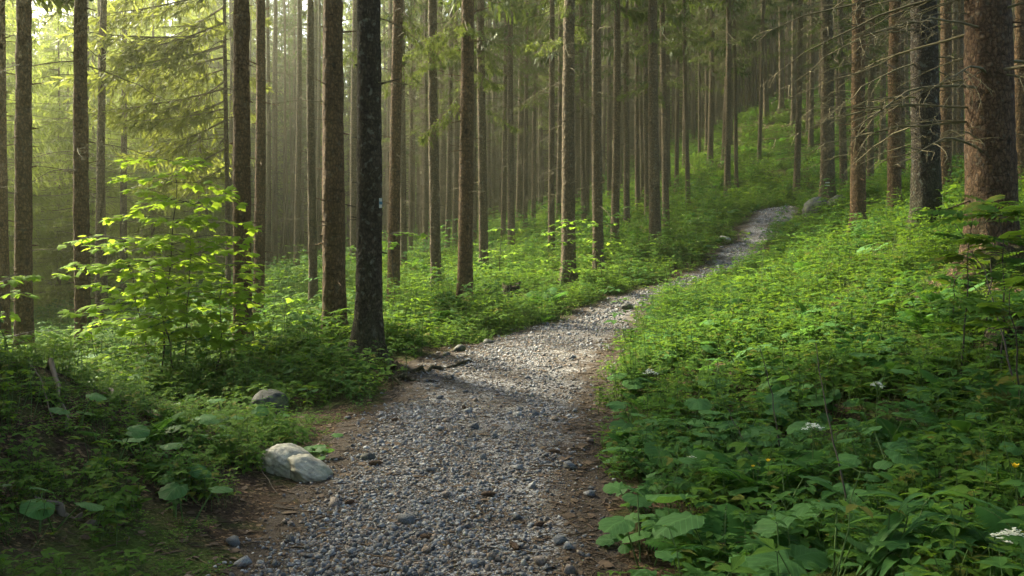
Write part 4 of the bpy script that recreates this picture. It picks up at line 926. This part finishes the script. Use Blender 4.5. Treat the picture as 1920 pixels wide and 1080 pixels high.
for k, (u, Y, hh, lab) in enumerate([(742, 14.5, 1.75, 'thin yellowish sapling in front of the pale brown trunk beside the blazed spruce'), (545, 12.3, .95, 'low bushy maple seedling before the warm brown trunk'), (1050, 18.5, 1.6, 'thin sapling with flat leaf layers before the stout verge spruce'),
                                     (1130, 19.5, 1.5, 'thin sapling with flat leaf layers before the slimmer verge spruce'), (935, 21, 1.5, 'small lit sapling in the yellow undergrowth beyond the stump'), (230, 11.5, .9, 'low maple seedling in the haze at the foot of the big sapling'), (20, 9.5, 1.3, 'leafy seedling at the frame edge behind the dark mound')]):
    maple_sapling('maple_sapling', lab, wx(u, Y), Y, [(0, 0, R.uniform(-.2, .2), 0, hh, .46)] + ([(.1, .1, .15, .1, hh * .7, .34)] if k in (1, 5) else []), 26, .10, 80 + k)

# ------------------------------------------------------------------ rocks, stump, fallen wood
def ico(sub):
    bm = bmesh.new(); bmesh.ops.create_icosphere(bm, subdivisions=sub, radius=1.0); V = np.array([v.co[:] for v in bm.verts]); F = np.array([[v.index for v in f.verts] for f in bm.faces]); bm.free(); return V, F
def rock_mesh(name, seed, dims, m, sub=4, facets=7, cut=.78, rough=.05, crack=None):
    r = np.random.default_rng(seed); V, F = ico(sub)
    for _ in range(facets):                                # planed faces
        nrm = unit(r.normal(size=3) + np.array([0, 0, .4])); d = V @ nrm; k = r.uniform(cut, .95); V = np.where((d > k)[:, None], V - nrm * ((d - k) * .85)[:, None], V)
    nz = (vn(V[:, 0] + 3 * V[:, 2], V[:, 1], 2.5, seed) - .5) + .5 * (vn(V[:, 0], V[:, 1] + 2 * V[:, 2], 7, seed + 1) - .5) + .25 * (vn(V[:, 0] - V[:, 2], V[:, 1] + V[:, 2], 17, seed + 2) - .5)
    V = V * (1 + rough * 2.4 * nz)[:, None]
    if crack: V = crack(V)
    g = G(); g.add(V * np.array(dims), F, None, .3); return g.mesh(name, m, True)
def crk(V):
    d = V[:, 0] * .62 + V[:, 1] * .25 - .16 - .12 * np.sin(V[:, 2] * 4 + V[:, 1] * 3)
    k = np.exp(-(d / .06) ** 2) * np.clip(.45 - V[:, 1], 0, 1); V = V * (1 - .42 * k)[:, None]
    V[:, 2] -= .22 * np.clip(d, 0, 1) * 1.2; V[:, 1] -= .35 * np.clip(d, 0, .6)
    return V
def on(u, Y): x = wx(u, Y); return (x, Y, h1(x, Y))
x, y, z = on(552, 5.85)
bt = thing('boulder', 'pale lichen-spotted boulder split by a dark crack beside the path', 'rock', (x, y, z + .01), 0, None, None, 1.1)
ob('half', rock_mesh('half', 5, (.175, .15, .12), M['boulder'], 5, 7, .78, .035), bt, (-.05, .045, .03), (.0, .26, -.2))
ob('half', rock_mesh('half', 8, (.15, .155, .085), M['boulder'], 5, 7, .70, .035), bt, (.095, -.035, .018), (.12, .40, .55))
x, y, z = on(505, 8.3)
thing('rock', 'grey mossy rock among herbs behind the pale boulder', 'rock', (x, y, z + .08), .4, None, rock_mesh('rock', 9, (.18, .14, .15), M['rock']))
x, y, z = on(462, 8.0); thing('rock', 'small mossy stone low in the herbs beside the grey mossy rock', 'rock', (x, y, z + .03), 1.0, None, rock_mesh('rock', 10, (.1, .09, .08), M['rock'], 3))
x, y, z = on(1532, 24.6); thing('rock', 'dark mossy rock under the spruce roots at the path crest', 'rock', (x, y, z + .12), .3, None, rock_mesh('rock', 12, (.40, .38, .40), M['rock']))
x, y, z = on(1572, 24.3); thing('rock', 'lower rock beside the dark mossy one at the path crest', 'rock', (x, y, z + .08), .9, None, rock_mesh('rock', 13, (.36, .3, .27), M['rock']))
x, y, z = on(1357, 27); thing('rock', 'pale flat stone on the green verge below the path crest', 'rock', (x, y, z + .14), .2, None, rock_mesh('rock', 14, (.22, .2, .13), M['boulder'], 3))
for k, (u, Y, s, lab) in enumerate([(1176, 17.0, .10, 'grey stone on the path where it bends uphill'), (862, 11.2, .075, 'dark stone on the verge edge below the ochre spruce'), (915, 12.2, .07, 'second dark stone on the verge edge nearer the bend'), (690, 6.15, .05, 'angular grey stone on the dirt beside the pale boulder'),
                                    (1195, 5.2, .0, ''), (838, 10.7, .05, 'small rough stone at the roots by the path edge')]):
    if s: x, y, z = on(u, Y); thing('rock', lab, 'rock', (x, y, z + s * .45), k, None, rock_mesh('rock', 30 + k, (s * 1.2, s, s * .85), M['rock'], 3, 8, .7))
x, y, z = on(1868, 5.6); thing('moss_cushion', 'yellow-green moss cushion on the bank at the frame edge', 'moss', (x, y, z + .10), 0, None, rock_mesh('moss_cushion', 41, (.14, .13, .13), M['moss'], 4, 2, .9, .10))
x, y, z = on(1860, 9.25); thing('soil_mound', 'brown mossy soil mound at the foot of the thickest spruce', 'mound', (x, y, z - .02), 0, None, rock_mesh('soil_mound', 43, (.42, .3, .36), M['ground'], 4, 2, .9, .12))
def stump(u, Y, rad, hh, label, seed):
    r = np.random.default_rng(seed); g = G(); s_ = 22; a = np.linspace(0, 6.283, s_, endpoint=False); top = hh * (.75 + .5 * vn(np.cos(a) * 1.5, np.sin(a) * 1.5, 1, seed)); V, n_ = [], 7
    for k in range(n_):
        f = k / (n_ - 1); V += [((rad * (1 + .6 * math.exp(-f * 4)) + .02 * r.normal()) * math.cos(q), (rad * (1 + .6 * math.exp(-f * 4)) + .015 * r.normal()) * math.sin(q), -.1 + (tp + .1) * f) for q, tp in zip(a, top)]
    V += [(.55 * rad * math.cos(q), .55 * rad * math.sin(q), hh * .55) for q in a] + [(0, 0, hh * .45)]
    F = [f for k in range(n_) for j in range(s_) for f in ((k * s_ + j, k * s_ + (j + 1) % s_, (k + 1) * s_ + (j + 1) % s_), (k * s_ + j, (k + 1) * s_ + (j + 1) % s_, (k + 1) * s_ + j))] + [(n_ * s_ + j, n_ * s_ + (j + 1) % s_, (n_ + 1) * s_) for j in range(s_)]
    g.add(V, F); x, y, z = on(u, Y); thing('tree_stump', label, 'stump', (x, y, z), 0, None, g.mesh('tree_stump', M['bark_dark'])); POS.append((x, y, rad))
stump(960, 18.2, .17, .36, 'broken brown stump in the lit undergrowth above the path bend', 3)
stump(1895, 6.9, .16, .22, 'dark rotten stump in the herbs below the thickest spruce', 4)
def stick(name, label, pts, r0, r1, cat='branch', m='wood', seed=0, sides=6):
    R.seed(seed); P = []
    for k, (u, Y, dz) in enumerate(pts): x, y, z = on(u, Y); P.append((x, y, z + dz))
    P = np.array(P); t = np.linspace(0, len(P) - 1, 14); Q = np.stack([np.interp(t, np.arange(len(P)), P[:, i]) for i in range(3)], 1); Q[1:-1] += np.array([[R.gauss(0, r0 * .9) for _ in range(3)] for _ in range(12)])
    c = Q[0].copy(); g = G(); g.add(*tube(Q - c, np.linspace(r0, r1, 14), sides)); thing(name, label, cat, tuple(c), 0, None, g.mesh(name, M[m], True))
stick('fallen_branch', 'brown fallen branch lying across the dark bank', [(60, 6.6, .02), (95, 5.8, .05), (125, 5.1, .03)], .022, .010, seed=1)
stick('fallen_branch', 'pale thin stick on the dark bank beside the brown fallen branch', [(45, 6.0, .06), (75, 5.5, .08), (100, 5.05, .05)], .006, .003, seed=2)
stick('fallen_branch', 'rotten log half sunk in the bank at the dark corner', [(60, 4.2, .01), (130, 4.2, .02), (178, 4.25, .0)], .022, .017, seed=3)
stick('fallen_branch', 'long pale dry stem slanting down beside the boulder', [(425, 6.6, .07), (470, 6.0, .04), (520, 5.35, .02)], .004, .002, seed=4)
stick('fallen_branch', 'dark stick in the shaded hollow of the mound', [(150, 6.7, .03), (205, 6.3, .03), (250, 6.0, .02)], .016, .008, seed=5)
stick('tree_root', 'bare root crossing the path edge below the blazed spruce', [(745, 9.9, .0), (790, 9.75, .035), (845, 9.95, .03), (890, 10.3, .0)], .030, .018, 'root', 'bark_dark', 6, 8)
stick('tree_root', 'second thinner root below the blazed spruce root', [(735, 9.6, .0), (775, 9.35, .03), (830, 9.35, .02), (870, 9.6, -.01)], .022, .012, 'root', 'bark_dark', 7, 8)
stick('tree_root', 'mossy root running down from the blazed spruce to the verge', [(712, 10.0, .05), (735, 9.7, .03), (760, 9.2, .0)], .05, .015, 'root', 'bark_dark', 8, 8)
for k, (pts, lab) in enumerate([([(1598, 4.1, .0), (1575, 4.2, .35), (1545, 4.4, .66), (1530, 4.6, .92)], 'tall bare dark stem rising out of the bank herbs'),
                                ([(1467, 5.6, .0), (1458, 5.7, .3), (1440, 5.9, .62), (1424, 6.0, .8)], 'shorter bare dark stem next to the tall bare stem'),
                                ([(1450, 5.2, .05), (1395, 5.4, .3), (1362, 5.6, .52)], 'slanting bare twig in the bank herbs over the path edge'),
                                ([(1912, 5.6, .1), (1880, 5.8, .5), (1850, 6.2, .85), (1790, 6.6, 1.2)], 'dark leaning shrub stem below the thickest spruce')]):
    stick('bare_stem', lab, pts, .008 if k == 3 else .0055, .002, 'stem', 'dark_stem', 20 + k, 5)
# cones and bark scraps on the path
R.seed(44)
def cone_mesh():
    g = G(); n_, s_ = 12, 9
    for k in range(n_):
        f = k / (n_ - 1); rad = .42 * math.sin(math.pi * (0.12 + .8 * f)) ; 
        for j in range(s_):
            a = 6.283 * (j + .5 * (k % 2)) / s_; d = np.array([math.cos(a), 0, math.sin(a)]); c = np.array([0, -1 + 2 * f, 0]) ; s2 = np.array([-math.sin(a), 0, math.cos(a)]) * rad * .42
            g.add([c + d * rad * .6 - s2, c + d * rad * .6 + s2, c + d * rad * 1.12 + (0, .26, 0)], [(0, 1, 2)], None, R.random())
    V, F, U = tube([(0, -1, 0), (0, -.6, 0), (0, 0, 0), (0, .6, 0), (0, 1.05, 0)], [.1, .33, .4, .3, .05], 9); g.add(V, F, U); return g.mesh('spruce_cone', M['cone'])
CM = cone_mesh()
for u, v_, lab in [(1010, 985, ''), (705, 875, ''), (915, 930, ''), (800, 1010, ''), (965, 1030, ''), (655, 940, ''), (740, 790, ''), (1040, 850, ''), (870, 760, '')]:
    Y = HC * F_PX / (v_ - V0); x = wx(u, Y); z = float(path_z(np.array([x]), np.array([Y]))[0][0]); s = R.uniform(.035, .05)
    o = thing('spruce_cone', 'fallen brown spruce cone lying on the gravel', 'cone', (x, Y, z + s * .38), R.uniform(0, 6), 'spruce cones on the path', CM, s)

# ------------------------------------------------------------------ undergrowth
pr_ = np.random.default_rng(99)
BANDS = [(2.0, 4, 34), (4, 6, 34), (6, 10, 30), (10, 16, 22), (16, 26, 15), (26, 42, 11), (42, 70, 7.5)]
PX_, PY_ = [], []
for y0, y1, dn in BANDS:
    w = 0.72 * y1 + 2.2; n_ = int(2 * w * (y1 - y0) * dn); PX_.append(pr_.uniform(-w, w, n_)); PY_.append(pr_.uniform(y0, y1, n_))
PX_, PY_ = np.concatenate(PX_), np.concatenate(PY_)
k = (np.abs(PX_) < 0.70 * PY_ + 1.6); PX_, PY_ = PX_[k], PY_[k]
_, e = path_z(PX_, PY_); e = np.where(PY_ > 35.3, -9, e)
left = PX_ < (path_lr(PY_)[0] + path_lr(PY_)[1]) / 2
dirt = left & (PY_ < 11.5)
near_left = left & (PY_ < 8.2)
den = np.ones(len(PX_))
den *= np.clip((-e - np.where(dirt, .10, .08)) / np.where(dirt, .42, .18), 0, 1)
den *= np.where(near_left, np.clip(.85 + 1.6 * fbm(PX_, PY_, .9, 2, 61), .3, 1), 1.0)
den *= np.clip(1.0 + np.where(PY_ < 9, 2.4, 1.3) * fbm(PX_, PY_, .9, 3, 66), .12, 1)
den *= np.where(left & (PX_ < -1.9 - .1 * PY_) & (PY_ < 7), .9, 1.0)
den = np.where(left & (PY_ < 5.2) & (e < -.35), np.maximum(den, .62), den)
TP = np.array(POS)
for tx, ty, tr in TP:
    if ty > 9 and tx > 4: den[(PX_ - tx) ** 2 + (PY_ - ty) ** 2 < (tr + .75) ** 2] *= .22
    elif ty > 9: den[(PX_ - tx) ** 2 + (PY_ - ty) ** 2 < (tr + .3) ** 2] *= .5
    den[(PX_ - tx) ** 2 + (PY_ - ty) ** 2 < (tr + .06) ** 2] = 0
den[(PX_ ** 2 + PY_ ** 2) < 2.4 ** 2] = 0
bo = on(552, 5.75); den[((PX_ - bo[0]) / .33) ** 2 + ((PY_ - bo[1] + .12) / .42) ** 2 < 1] = 0
bo = on(505, 8.0); den[((PX_ - bo[0]) / .26) ** 2 + ((PY_ - bo[1]) / .45) ** 2 < 1] *= .3
k = pr_.random(len(PX_)) < den; PX_, PY_, left, e = PX_[k], PY_[k], left[k], e[k]
nP = len(PX_); PZ_ = H(PX_, PY_)
# species by place
names = ['leafy_herb', 'wood_sorrel', 'bramble', 'nettle', 'fern', 'grass_tuft', 'butterbur']
nz = lambda f, s: np.clip(.5 + 1.6 * fbm(PX_, PY_, f, 2, s), 0.02, 1)
W = np.stack([1.0 + 0 * PX_, .55 * nz(.8, 1) * np.clip(1.5 - PY_ / 14, .1, 1), .50 * nz(.5, 2), .50 * nz(.4, 3) * np.clip(PY_ / 8, .35, 1.2), .16 * nz(.6, 4) ** 2 * 1.5, .22 * nz(.7, 5), .26 * nz(.6, 6) ** 1.5], 1)
nr_ = ~left & (PY_ < 9); W[nr_] *= np.array([.5, .8, .8, .7, 3.2, .8, 4.0])
nl_ = left & (PY_ < 8.5); W[nl_] *= np.array([.8, 1.6, .25, .15, .1, .5, .8])
rv = left & (e > -2.2) & (PY_ > 9); W[rv] *= np.array([1.2, .5, .8, .8, .5, 1.0, .6])
cum = np.cumsum(W, 1) / W.sum(1)[:, None]; sp = (pr_.random(nP)[:, None] > cum).sum(1)
scl_ = np.clip(pr_.lognormal(-.05, .26, nP), .5, 1.6) * np.where(left & (PY_ < 8.5), .72, 1.0) * np.clip(.9 + PY_ / 60, .9, 1.5)
scl_ *= np.clip(.55 + (-e) * 1.2, .5, 1.0) * np.where(left & (PY_ > 10.5) & (e < -1.3), 1.35, 1.0)
rz_ = pr_.uniform(0, 6.283, nP); tilt = pr_.normal(0, .10, (nP, 2))
inview = (np.abs(PX_) < .57 * PY_) & (V0 - (PZ_ - HC) * F_PX / PY_ < 1120) 
def split_parts(build, nm):
    """(stem mesh, [leaf meshes]) of a plant, each leaf on its own"""
    stem, leaves, cur = G(), [], None
    g = build
    for V, F, U, Rn, Mi in zip(g.V, g.F, g.U, g.R, g.M):
        F = F - F.min()
        if len(Mi) and Mi[0] == 1: stem.add(V, F, U, Rn)
        else:
            if cur is None or abs(cur[1] - Rn[0]) > .12 or np.linalg.norm(V[0] - cur[2]) > .035: cur = [G(), Rn[0], V[0].copy()]; leaves.append(cur)
            cur[0].add(V, F, U, Rn)
    lm = {'leafy_herb': 'herb', 'bramble': 'herb2', 'nettle': 'herb'}[nm]
    return stem.mesh('stem', M['stem']), [q[0].mesh('leaf', M[lm]) for q in leaves]
PARTED = {'leafy_herb': [split_parts(herb_patch(s_, 8, .10, .12, .3, .06, OV, raw=True), 'leafy_herb') for s_ in (5, 6, 7)], 'bramble': [split_parts(bramble(s_, .5, raw=True), 'bramble') for s_ in (24, 25)], 'nettle': [split_parts(nettle(s_, .42, raw=True), 'nettle') for s_ in (34, 35)]}
INDIV = {'leafy_herb': 26, 'bramble': 20, 'nettle': 10}
CATS = {'leafy_herb': 'herb', 'wood_sorrel': 'herb', 'bramble': 'bramble', 'nettle': 'herb', 'fern': 'fern', 'grass_tuft': 'grass', 'butterbur': 'plant'}
DESC = {'leafy_herb': 'low green herb with small three-part leaves', 'wood_sorrel': 'flat patch of tiny clover-like leaves', 'bramble': 'arching bramble with toothed three-part leaves', 'nettle': 'upright herb with paired toothed leaves',
        'fern': 'small fern with spreading fronds', 'grass_tuft': 'thin tuft of green grass blades', 'butterbur': 'plant with small round toothed leaves on stalks'}
used = np.zeros(nP, bool); SRC = {}
for si, nm in enumerate(names):
    c = np.where((sp == si) & inview)[0]; c = c[np.argsort(PY_[c] / scl_[c])]
    for q, j in enumerate(c[:INDIV.get(nm, 0)]):
        used[j] = True; stm, lvs = PARTED[nm][q % len(PARTED[nm])]; side = 'on the shaded downhill side of the path' if left[j] else 'on the uphill bank beside the path'
        t = thing(nm, DESC[nm] + ' ' + side, CATS[nm], (PX_[j], PY_[j], PZ_[j] - .01), rz_[j], nm.replace('_', ' ') + ' ' + side, None, float(scl_[j])); t.rotation_euler = (tilt[j, 0], tilt[j, 1], rz_[j])
        ob('stem', stm, t)
        for lm in lvs: ob('leaf', lm, t)
    SRC[nm] = []; c = np.where((sp == si) & inview & ~used & (PY_ > 12) & (PY_ < 22))[0]
    for v, me in enumerate(SPEC[nm]):                    # small in the picture: no parts
        j = c[v * 3]; used[j] = True; side = 'beyond the bend of the path'
        o = thing(nm, DESC[nm] + ' ' + side, CATS[nm], (PX_[j], PY_[j], PZ_[j] - .01), rz_[j], nm.replace('_', ' ') + ' ' + side, me, float(scl_[j])); SRC[nm].append(o)
        if nm in ('wood_sorrel', 'grass_tuft'): o['kind'] = 'stuff'
protos, base = [], []
for nm in names: base.append(len(protos)); protos += [o for o in SRC[nm] if o is not None]
cnt = [len([o for o in SRC[nm] if o is not None]) for nm in names]
rem = np.where(~used)[0]
idx = np.array([base[sp[j]] + pr_.integers(0, max(1, cnt[sp[j]])) for j in rem])
points_obj('undergrowth', np.c_[PX_, PY_, PZ_ - .01][rem], np.c_[tilt, rz_][rem], scl_[rem], idx, protos, 'dense green carpet of herbs covering the forest floor', 'undergrowth')
print('undergrowth points', nP)

# butterbur plants large enough to show each leaf and stalk
bl_me = []
for k in range(5):
    g = G(); V, F, U = BUTTER[k]; g.add(V, F, U, k / 5); bl_me.append(g.mesh('leaf', M['butterbur']))
R.seed(123)
SPOTS = [(1330, 960, 4.25, 3, .20, .24), (1545, 1050, 3.6, 4, .17, .22), (1440, 1070, 3.7, 3, .13, .18), (1230, 840, 5.7, 4, .15, .20), (1310, 730, 7.0, 4, .15, .22), (1260, 770, 6.6, 3, .14, .18), (1400, 760, 6.3, 4, .13, .19), (1190, 680, 8.6, 4, .16, .24),
         (1450, 660, 7.8, 5, .15, .22), (1350, 820, 5.6, 4, .14, .19), (1560, 780, 5.6, 4, .13, .18), (1640, 640, 7.2, 5, .15, .22), (1760, 680, 6.0, 4, .16, .22), (1790, 540, 7.8, 5, .15, .22), (1850, 980, 3.35, 4, .12, .17), (1720, 1060, 3.2, 3, .13, .18), (1200, 1040, 4.35, 3, .11, .15), (1180, 930, 5.0, 3, .10, .15),
         (1480, 930, 4.5, 4, .12, .17), (1640, 860, 4.7, 4, .11, .16), (1890, 640, 6.2, 4, .14, .2), (1570, 560, 9.8, 4, .15, .2), (1340, 610, 10.5, 4, .15, .2), (1690, 760, 5.3, 3, .13, .17), (1830, 800, 4.5, 3, .12, .16),
         (270, 870, 5.3, 4, .10, .14), (330, 820, 5.9, 5, .11, .16), (360, 930, 5.0, 3, .10, .14), (340, 990, 4.6, 3, .10, .13), (390, 830, 6.0, 3, .10, .14), (150, 860, 5.2, 3, .09, .12), (590, 740, 8.7, 4, .12, .17), (650, 715, 9.2, 4, .12, .17), (540, 715, 9.4, 4, .12, .16), (230, 900, 5.0, 3, .09, .12), (80, 1000, 3.9, 3, .09, .12), (420, 790, 6.8, 3, .09, .13)]
for q, (u, v, Y, nl, s0, s1) in enumerate(SPOTS):
    x, y, z = on(u, Y); side = 'on the uphill bank' if u > 1000 else 'on the downhill verge'
    t = thing('butterbur_plant', 'broad-leaved plant with large round toothed leaves on tall stalks ' + side, 'plant', (x, y, z), 0, 'broad-leaved plants ' + side)
    for P, ld, s, rn, pr, up in butterbur_parts(700 + q, nl, s0 * 1.1, s1 * 1.1, .12 if u > 1000 else .02):
        g = G(); g.add(*tube(P, np.linspace(.005, .0032, 5), 5)); ob('stalk', g.mesh('stalk', M['stem'], True), t)
        d = unit(ld); xx = unit(np.cross(d, up)); zz = np.cross(xx, d); o = P[-1] - d * s * .2
        lo = ob('leaf', R.choice(bl_me), t); lo.matrix_basis = Matrix([[xx[i] * s, d[i] * s, zz[i] * s, o[i]] for i in range(3)] + [[0, 0, 0, 1]])

# ferns with single fronds
for q, (u, Y, L, lab) in enumerate([(1385, 12.2, .75, 'large fern on the bank crest where the path disappears'), (1432, 12.6, .55, 'smaller fern beside the large one on the bank crest'), (1765, 8.6, .5, 'fern at the foot of the thick grey spruce'), (1690, 5.4, .45, 'fern among broad leaves in the middle of the bank'), (1480, 7.0, .45, 'fern between bare dark stems on the bank')]):
    x, y, z = on(u, Y); R.seed(800 + q); t = thing('fern_plant', lab, 'fern', (x, y, z))
    for k in range(8):
        g = G(); frond_geo(g, (0, 0, 0), rdir(45, 70, 6.283 * k / 8 + R.uniform(-.3, .3)), L * R.uniform(.75, 1.1), 0, 20); ob('frond', g.mesh('frond', [M['fern'], M['stem']]), t)

# rowan shoots by the thickest spruce
def pinnate(seed, pairs=6):
    R.seed(seed); g = G(); P = curve_pts((0, 0, 0), (0, 1, .1), 1.0, pairs + 3, .25); g.add(*tube(P, np.linspace(.008, .003, pairs + 3), 3), .5, 1); rn = R.random()
    for k in range(2, pairs + 3):
        for sg in (-1, 1): g.leaf(R.choice(OV), P[k], (sg, .35, R.uniform(-.1, .15)), UP, .34 * math.sin(math.pi * (.25 + .6 * k / (pairs + 2))), min(1, rn + R.uniform(-.15, .15)))
    g.leaf(OV[0], P[-1], (0, 1, -.1), UP, .3, rn)
    return g.mesh('leaf', [M['herb'], M['stem']])
PIN = [pinnate(k) for k in range(4)]
for q, (u, Y, hh, nlf, lab) in enumerate([(1800, 6.6, 1.3, 26, 'rowan shoot with feathery leaves in front of the thickest spruce'), (1880, 6.3, 1.25, 28, 'rowan shoot at the frame edge before the thickest spruce'), (1845, 7.2, 1.2, 26, 'low rowan shoot close to the soil mound of the thickest spruce'), (1915, 5.2, .9, 18, 'leafy rowan shoot leaning in over the bank at the frame edge'), (1780, 7.6, .7, 10, 'short rowan shoot between the two thickest spruces')]):
    x, y, z = on(u, Y); R.seed(850 + q); t = thing('rowan_sapling', lab, 'sapling', (x, y, z)); P = curve_pts((0, 0, -.05), (R.uniform(-.12, .12), R.uniform(-.1, .1), 1), hh, 9, 0, .02)
    g = G(); g.add(*tube(P, np.linspace(.008, .003, 9), 5)); ob('stem', g.mesh('stem', M['dark_stem'], True), t)
    for k in range(nlf):
        p = P[R.randint(3, 8)]; L = R.uniform(.2, .34); ob('leaf', PIN[R.randrange(4)], t, tuple(p), (R.uniform(-.15, .5), R.uniform(-.3, .3), R.uniform(0, 6.283)), L)

# arching plant with long drooping leaves, flowers
x, y, z = on(1668, 3.3); z += .06; t = thing('arching_plant', 'arching plant with long drooping pointed leaves in the near corner', 'plant', (x, y, z)); R.seed(900)
lance_me = []
for k in range(2):
    g = G(); V, F, U = LANCE[k]; g.add(V, F, U, .4 + .3 * k); lance_me.append(g.mesh('leaf', M['butterbur'], True))
for sx0, hh, lean in ((0, .40, .34), (.02, .34, .14), (-.02, .36, .5)):
    P = curve_pts((sx0, 0, -.05), (lean, R.uniform(-.1, .1), 1), hh + .12, 9, .22, .01); g = G(); g.add(*tube(P, np.linspace(.005, .002, 9), 5)); ob('stem', g.mesh('stem', M['stem'], True), t)
    for k in range(3, 9):
        for sg in (-1, 1):
            a = R.uniform(-.5, .5) + (0 if sg > 0 else math.pi) + .5 * (k % 2); s = R.uniform(.15, .22); ob('leaf', lance_me[k % 2], t, tuple(P[k]), (R.uniform(-.3, .5), R.uniform(-.25, .25), a - math.pi / 2), s)
def umbel(u, Y, hh, rad, label, seed):
    x, y, z = on(u, Y); R.seed(seed); t = thing('white_flower', label, 'flower', (x, y, z)); P = curve_pts((0, 0, -.03), (R.uniform(-.1, .1), 0, 1), hh, 6, 0, .01); g = G(); g.add(*tube(P, np.linspace(.0035, .002, 6), 5))
    tips = []
    for k in range(14):
        d = unit(np.array([R.gauss(0, .6), R.gauss(0, .6), .7])); q = P[-1] + d * rad * R.uniform(.7, 1.1); q[2] = P[-1][2] + rad * R.uniform(.75, .9) - .5 * rad * (d[0] ** 2 + d[1] ** 2); tips.append(q); g.add(*tube([P[-1], q], [.0012, .0008], 3))
    ob('stem', g.mesh('stem', M['stem']), t); g = G()
    for q in tips:
        for _ in range(14):
            c = q + np.array([R.gauss(0, rad * .13), R.gauss(0, rad * .13), R.gauss(0, rad * .06)]); s = rad * .09; a = R.uniform(0, 6.28); pts = [c] + [c + s * np.array([math.cos(a + j * 1.2566), math.sin(a + j * 1.2566), R.uniform(-.2, .3)]) for j in range(5)]
            g.add(pts, [(0, j + 1, (j + 1) % 5 + 1) for j in range(5)])
    ob('blossom', g.mesh('blossom', M['white_petal']), t)
def place_h(v, Y, u): x, y, z = on(u, Y); return wz(v, Y) - z
for u, v, Y, rad, lab in [(1638, 722, 5.4, .055, 'flat white umbel flower in the middle of the bank'), (1522, 800, 5.0, .055, 'loose greenish white umbel on the bank near the tall bare stem'), (1905, 1003, 3.1, .055, 'white flower head at the near corner of the bank'), (1212, 700, 7.6, .07, 'seeded white umbel beside the path edge'), (1300, 855, 5.4, .03, 'tiny white flower low in the broad leaves')]:
    umbel(u, Y, max(.08, place_h(v, Y, u)) , rad, lab, u)
for u, v, Y, s, lab in [(1904, 877, 3.6, .021, 'bright yellow buttercup at the frame edge'), (1440, 866, 4.7, .018, 'small yellow flower low among the bank herbs'), (1412, 876, 4.75, .014, 'tiny yellow bud beside the small yellow flower')]:
    x, y, z = on(u, Y); R.seed(u); hh = max(.06, place_h(v, Y, u)); t = thing('yellow_flower', lab, 'flower', (x, y, z)); g = G(); g.add(*tube([(0, 0, -.03), (.01, 0, hh * .5), (0, 0, hh)], [.0022, .002, .0015], 4)); ob('stem', g.mesh('stem', M['stem']), t); g = G()
    pet = ovate(.95, 4, .3, -.6)
    for k in range(5): a = k * 1.2566; g.leaf(pet, (0, 0, hh), (math.cos(a), math.sin(a) , .55), UP, s, .5)
    ob('petal', g.mesh('petal', M['yellow_petal'], True), t)

# ------------------------------------------------------------------ haze in the air
if HAZE > 0:
    zmin = float(GZ.min()) - 1.0; zmax = 48.0
    bm = bmesh.new(); bmesh.ops.create_cube(bm, size=1.0); me = bpy.data.meshes.new('haze'); bm.to_mesh(me); bm.free()
    hz = ob('haze', me, None, (0, 0, (zmin + zmax) / 2), (0, 0, 0), (420, 420, zmax - zmin)); hz['kind'] = 'stuff'; hz['label'] = 'pale warm haze hanging between the trees'; hz['category'] = 'haze'
    m, N, L, out = mat('haze_air'); v = N('ShaderNodeVolumePrincipled'); v.inputs['Color'].default_value = (.98, 1.0, .74, 1); v.inputs['Density'].default_value = HAZE; v.inputs['Anisotropy'].default_value = 0.80  # yellow-green tint stands in for sunlight filtered through foliage
    L(v.outputs[0], out.inputs['Volume']); me.materials.append(m)
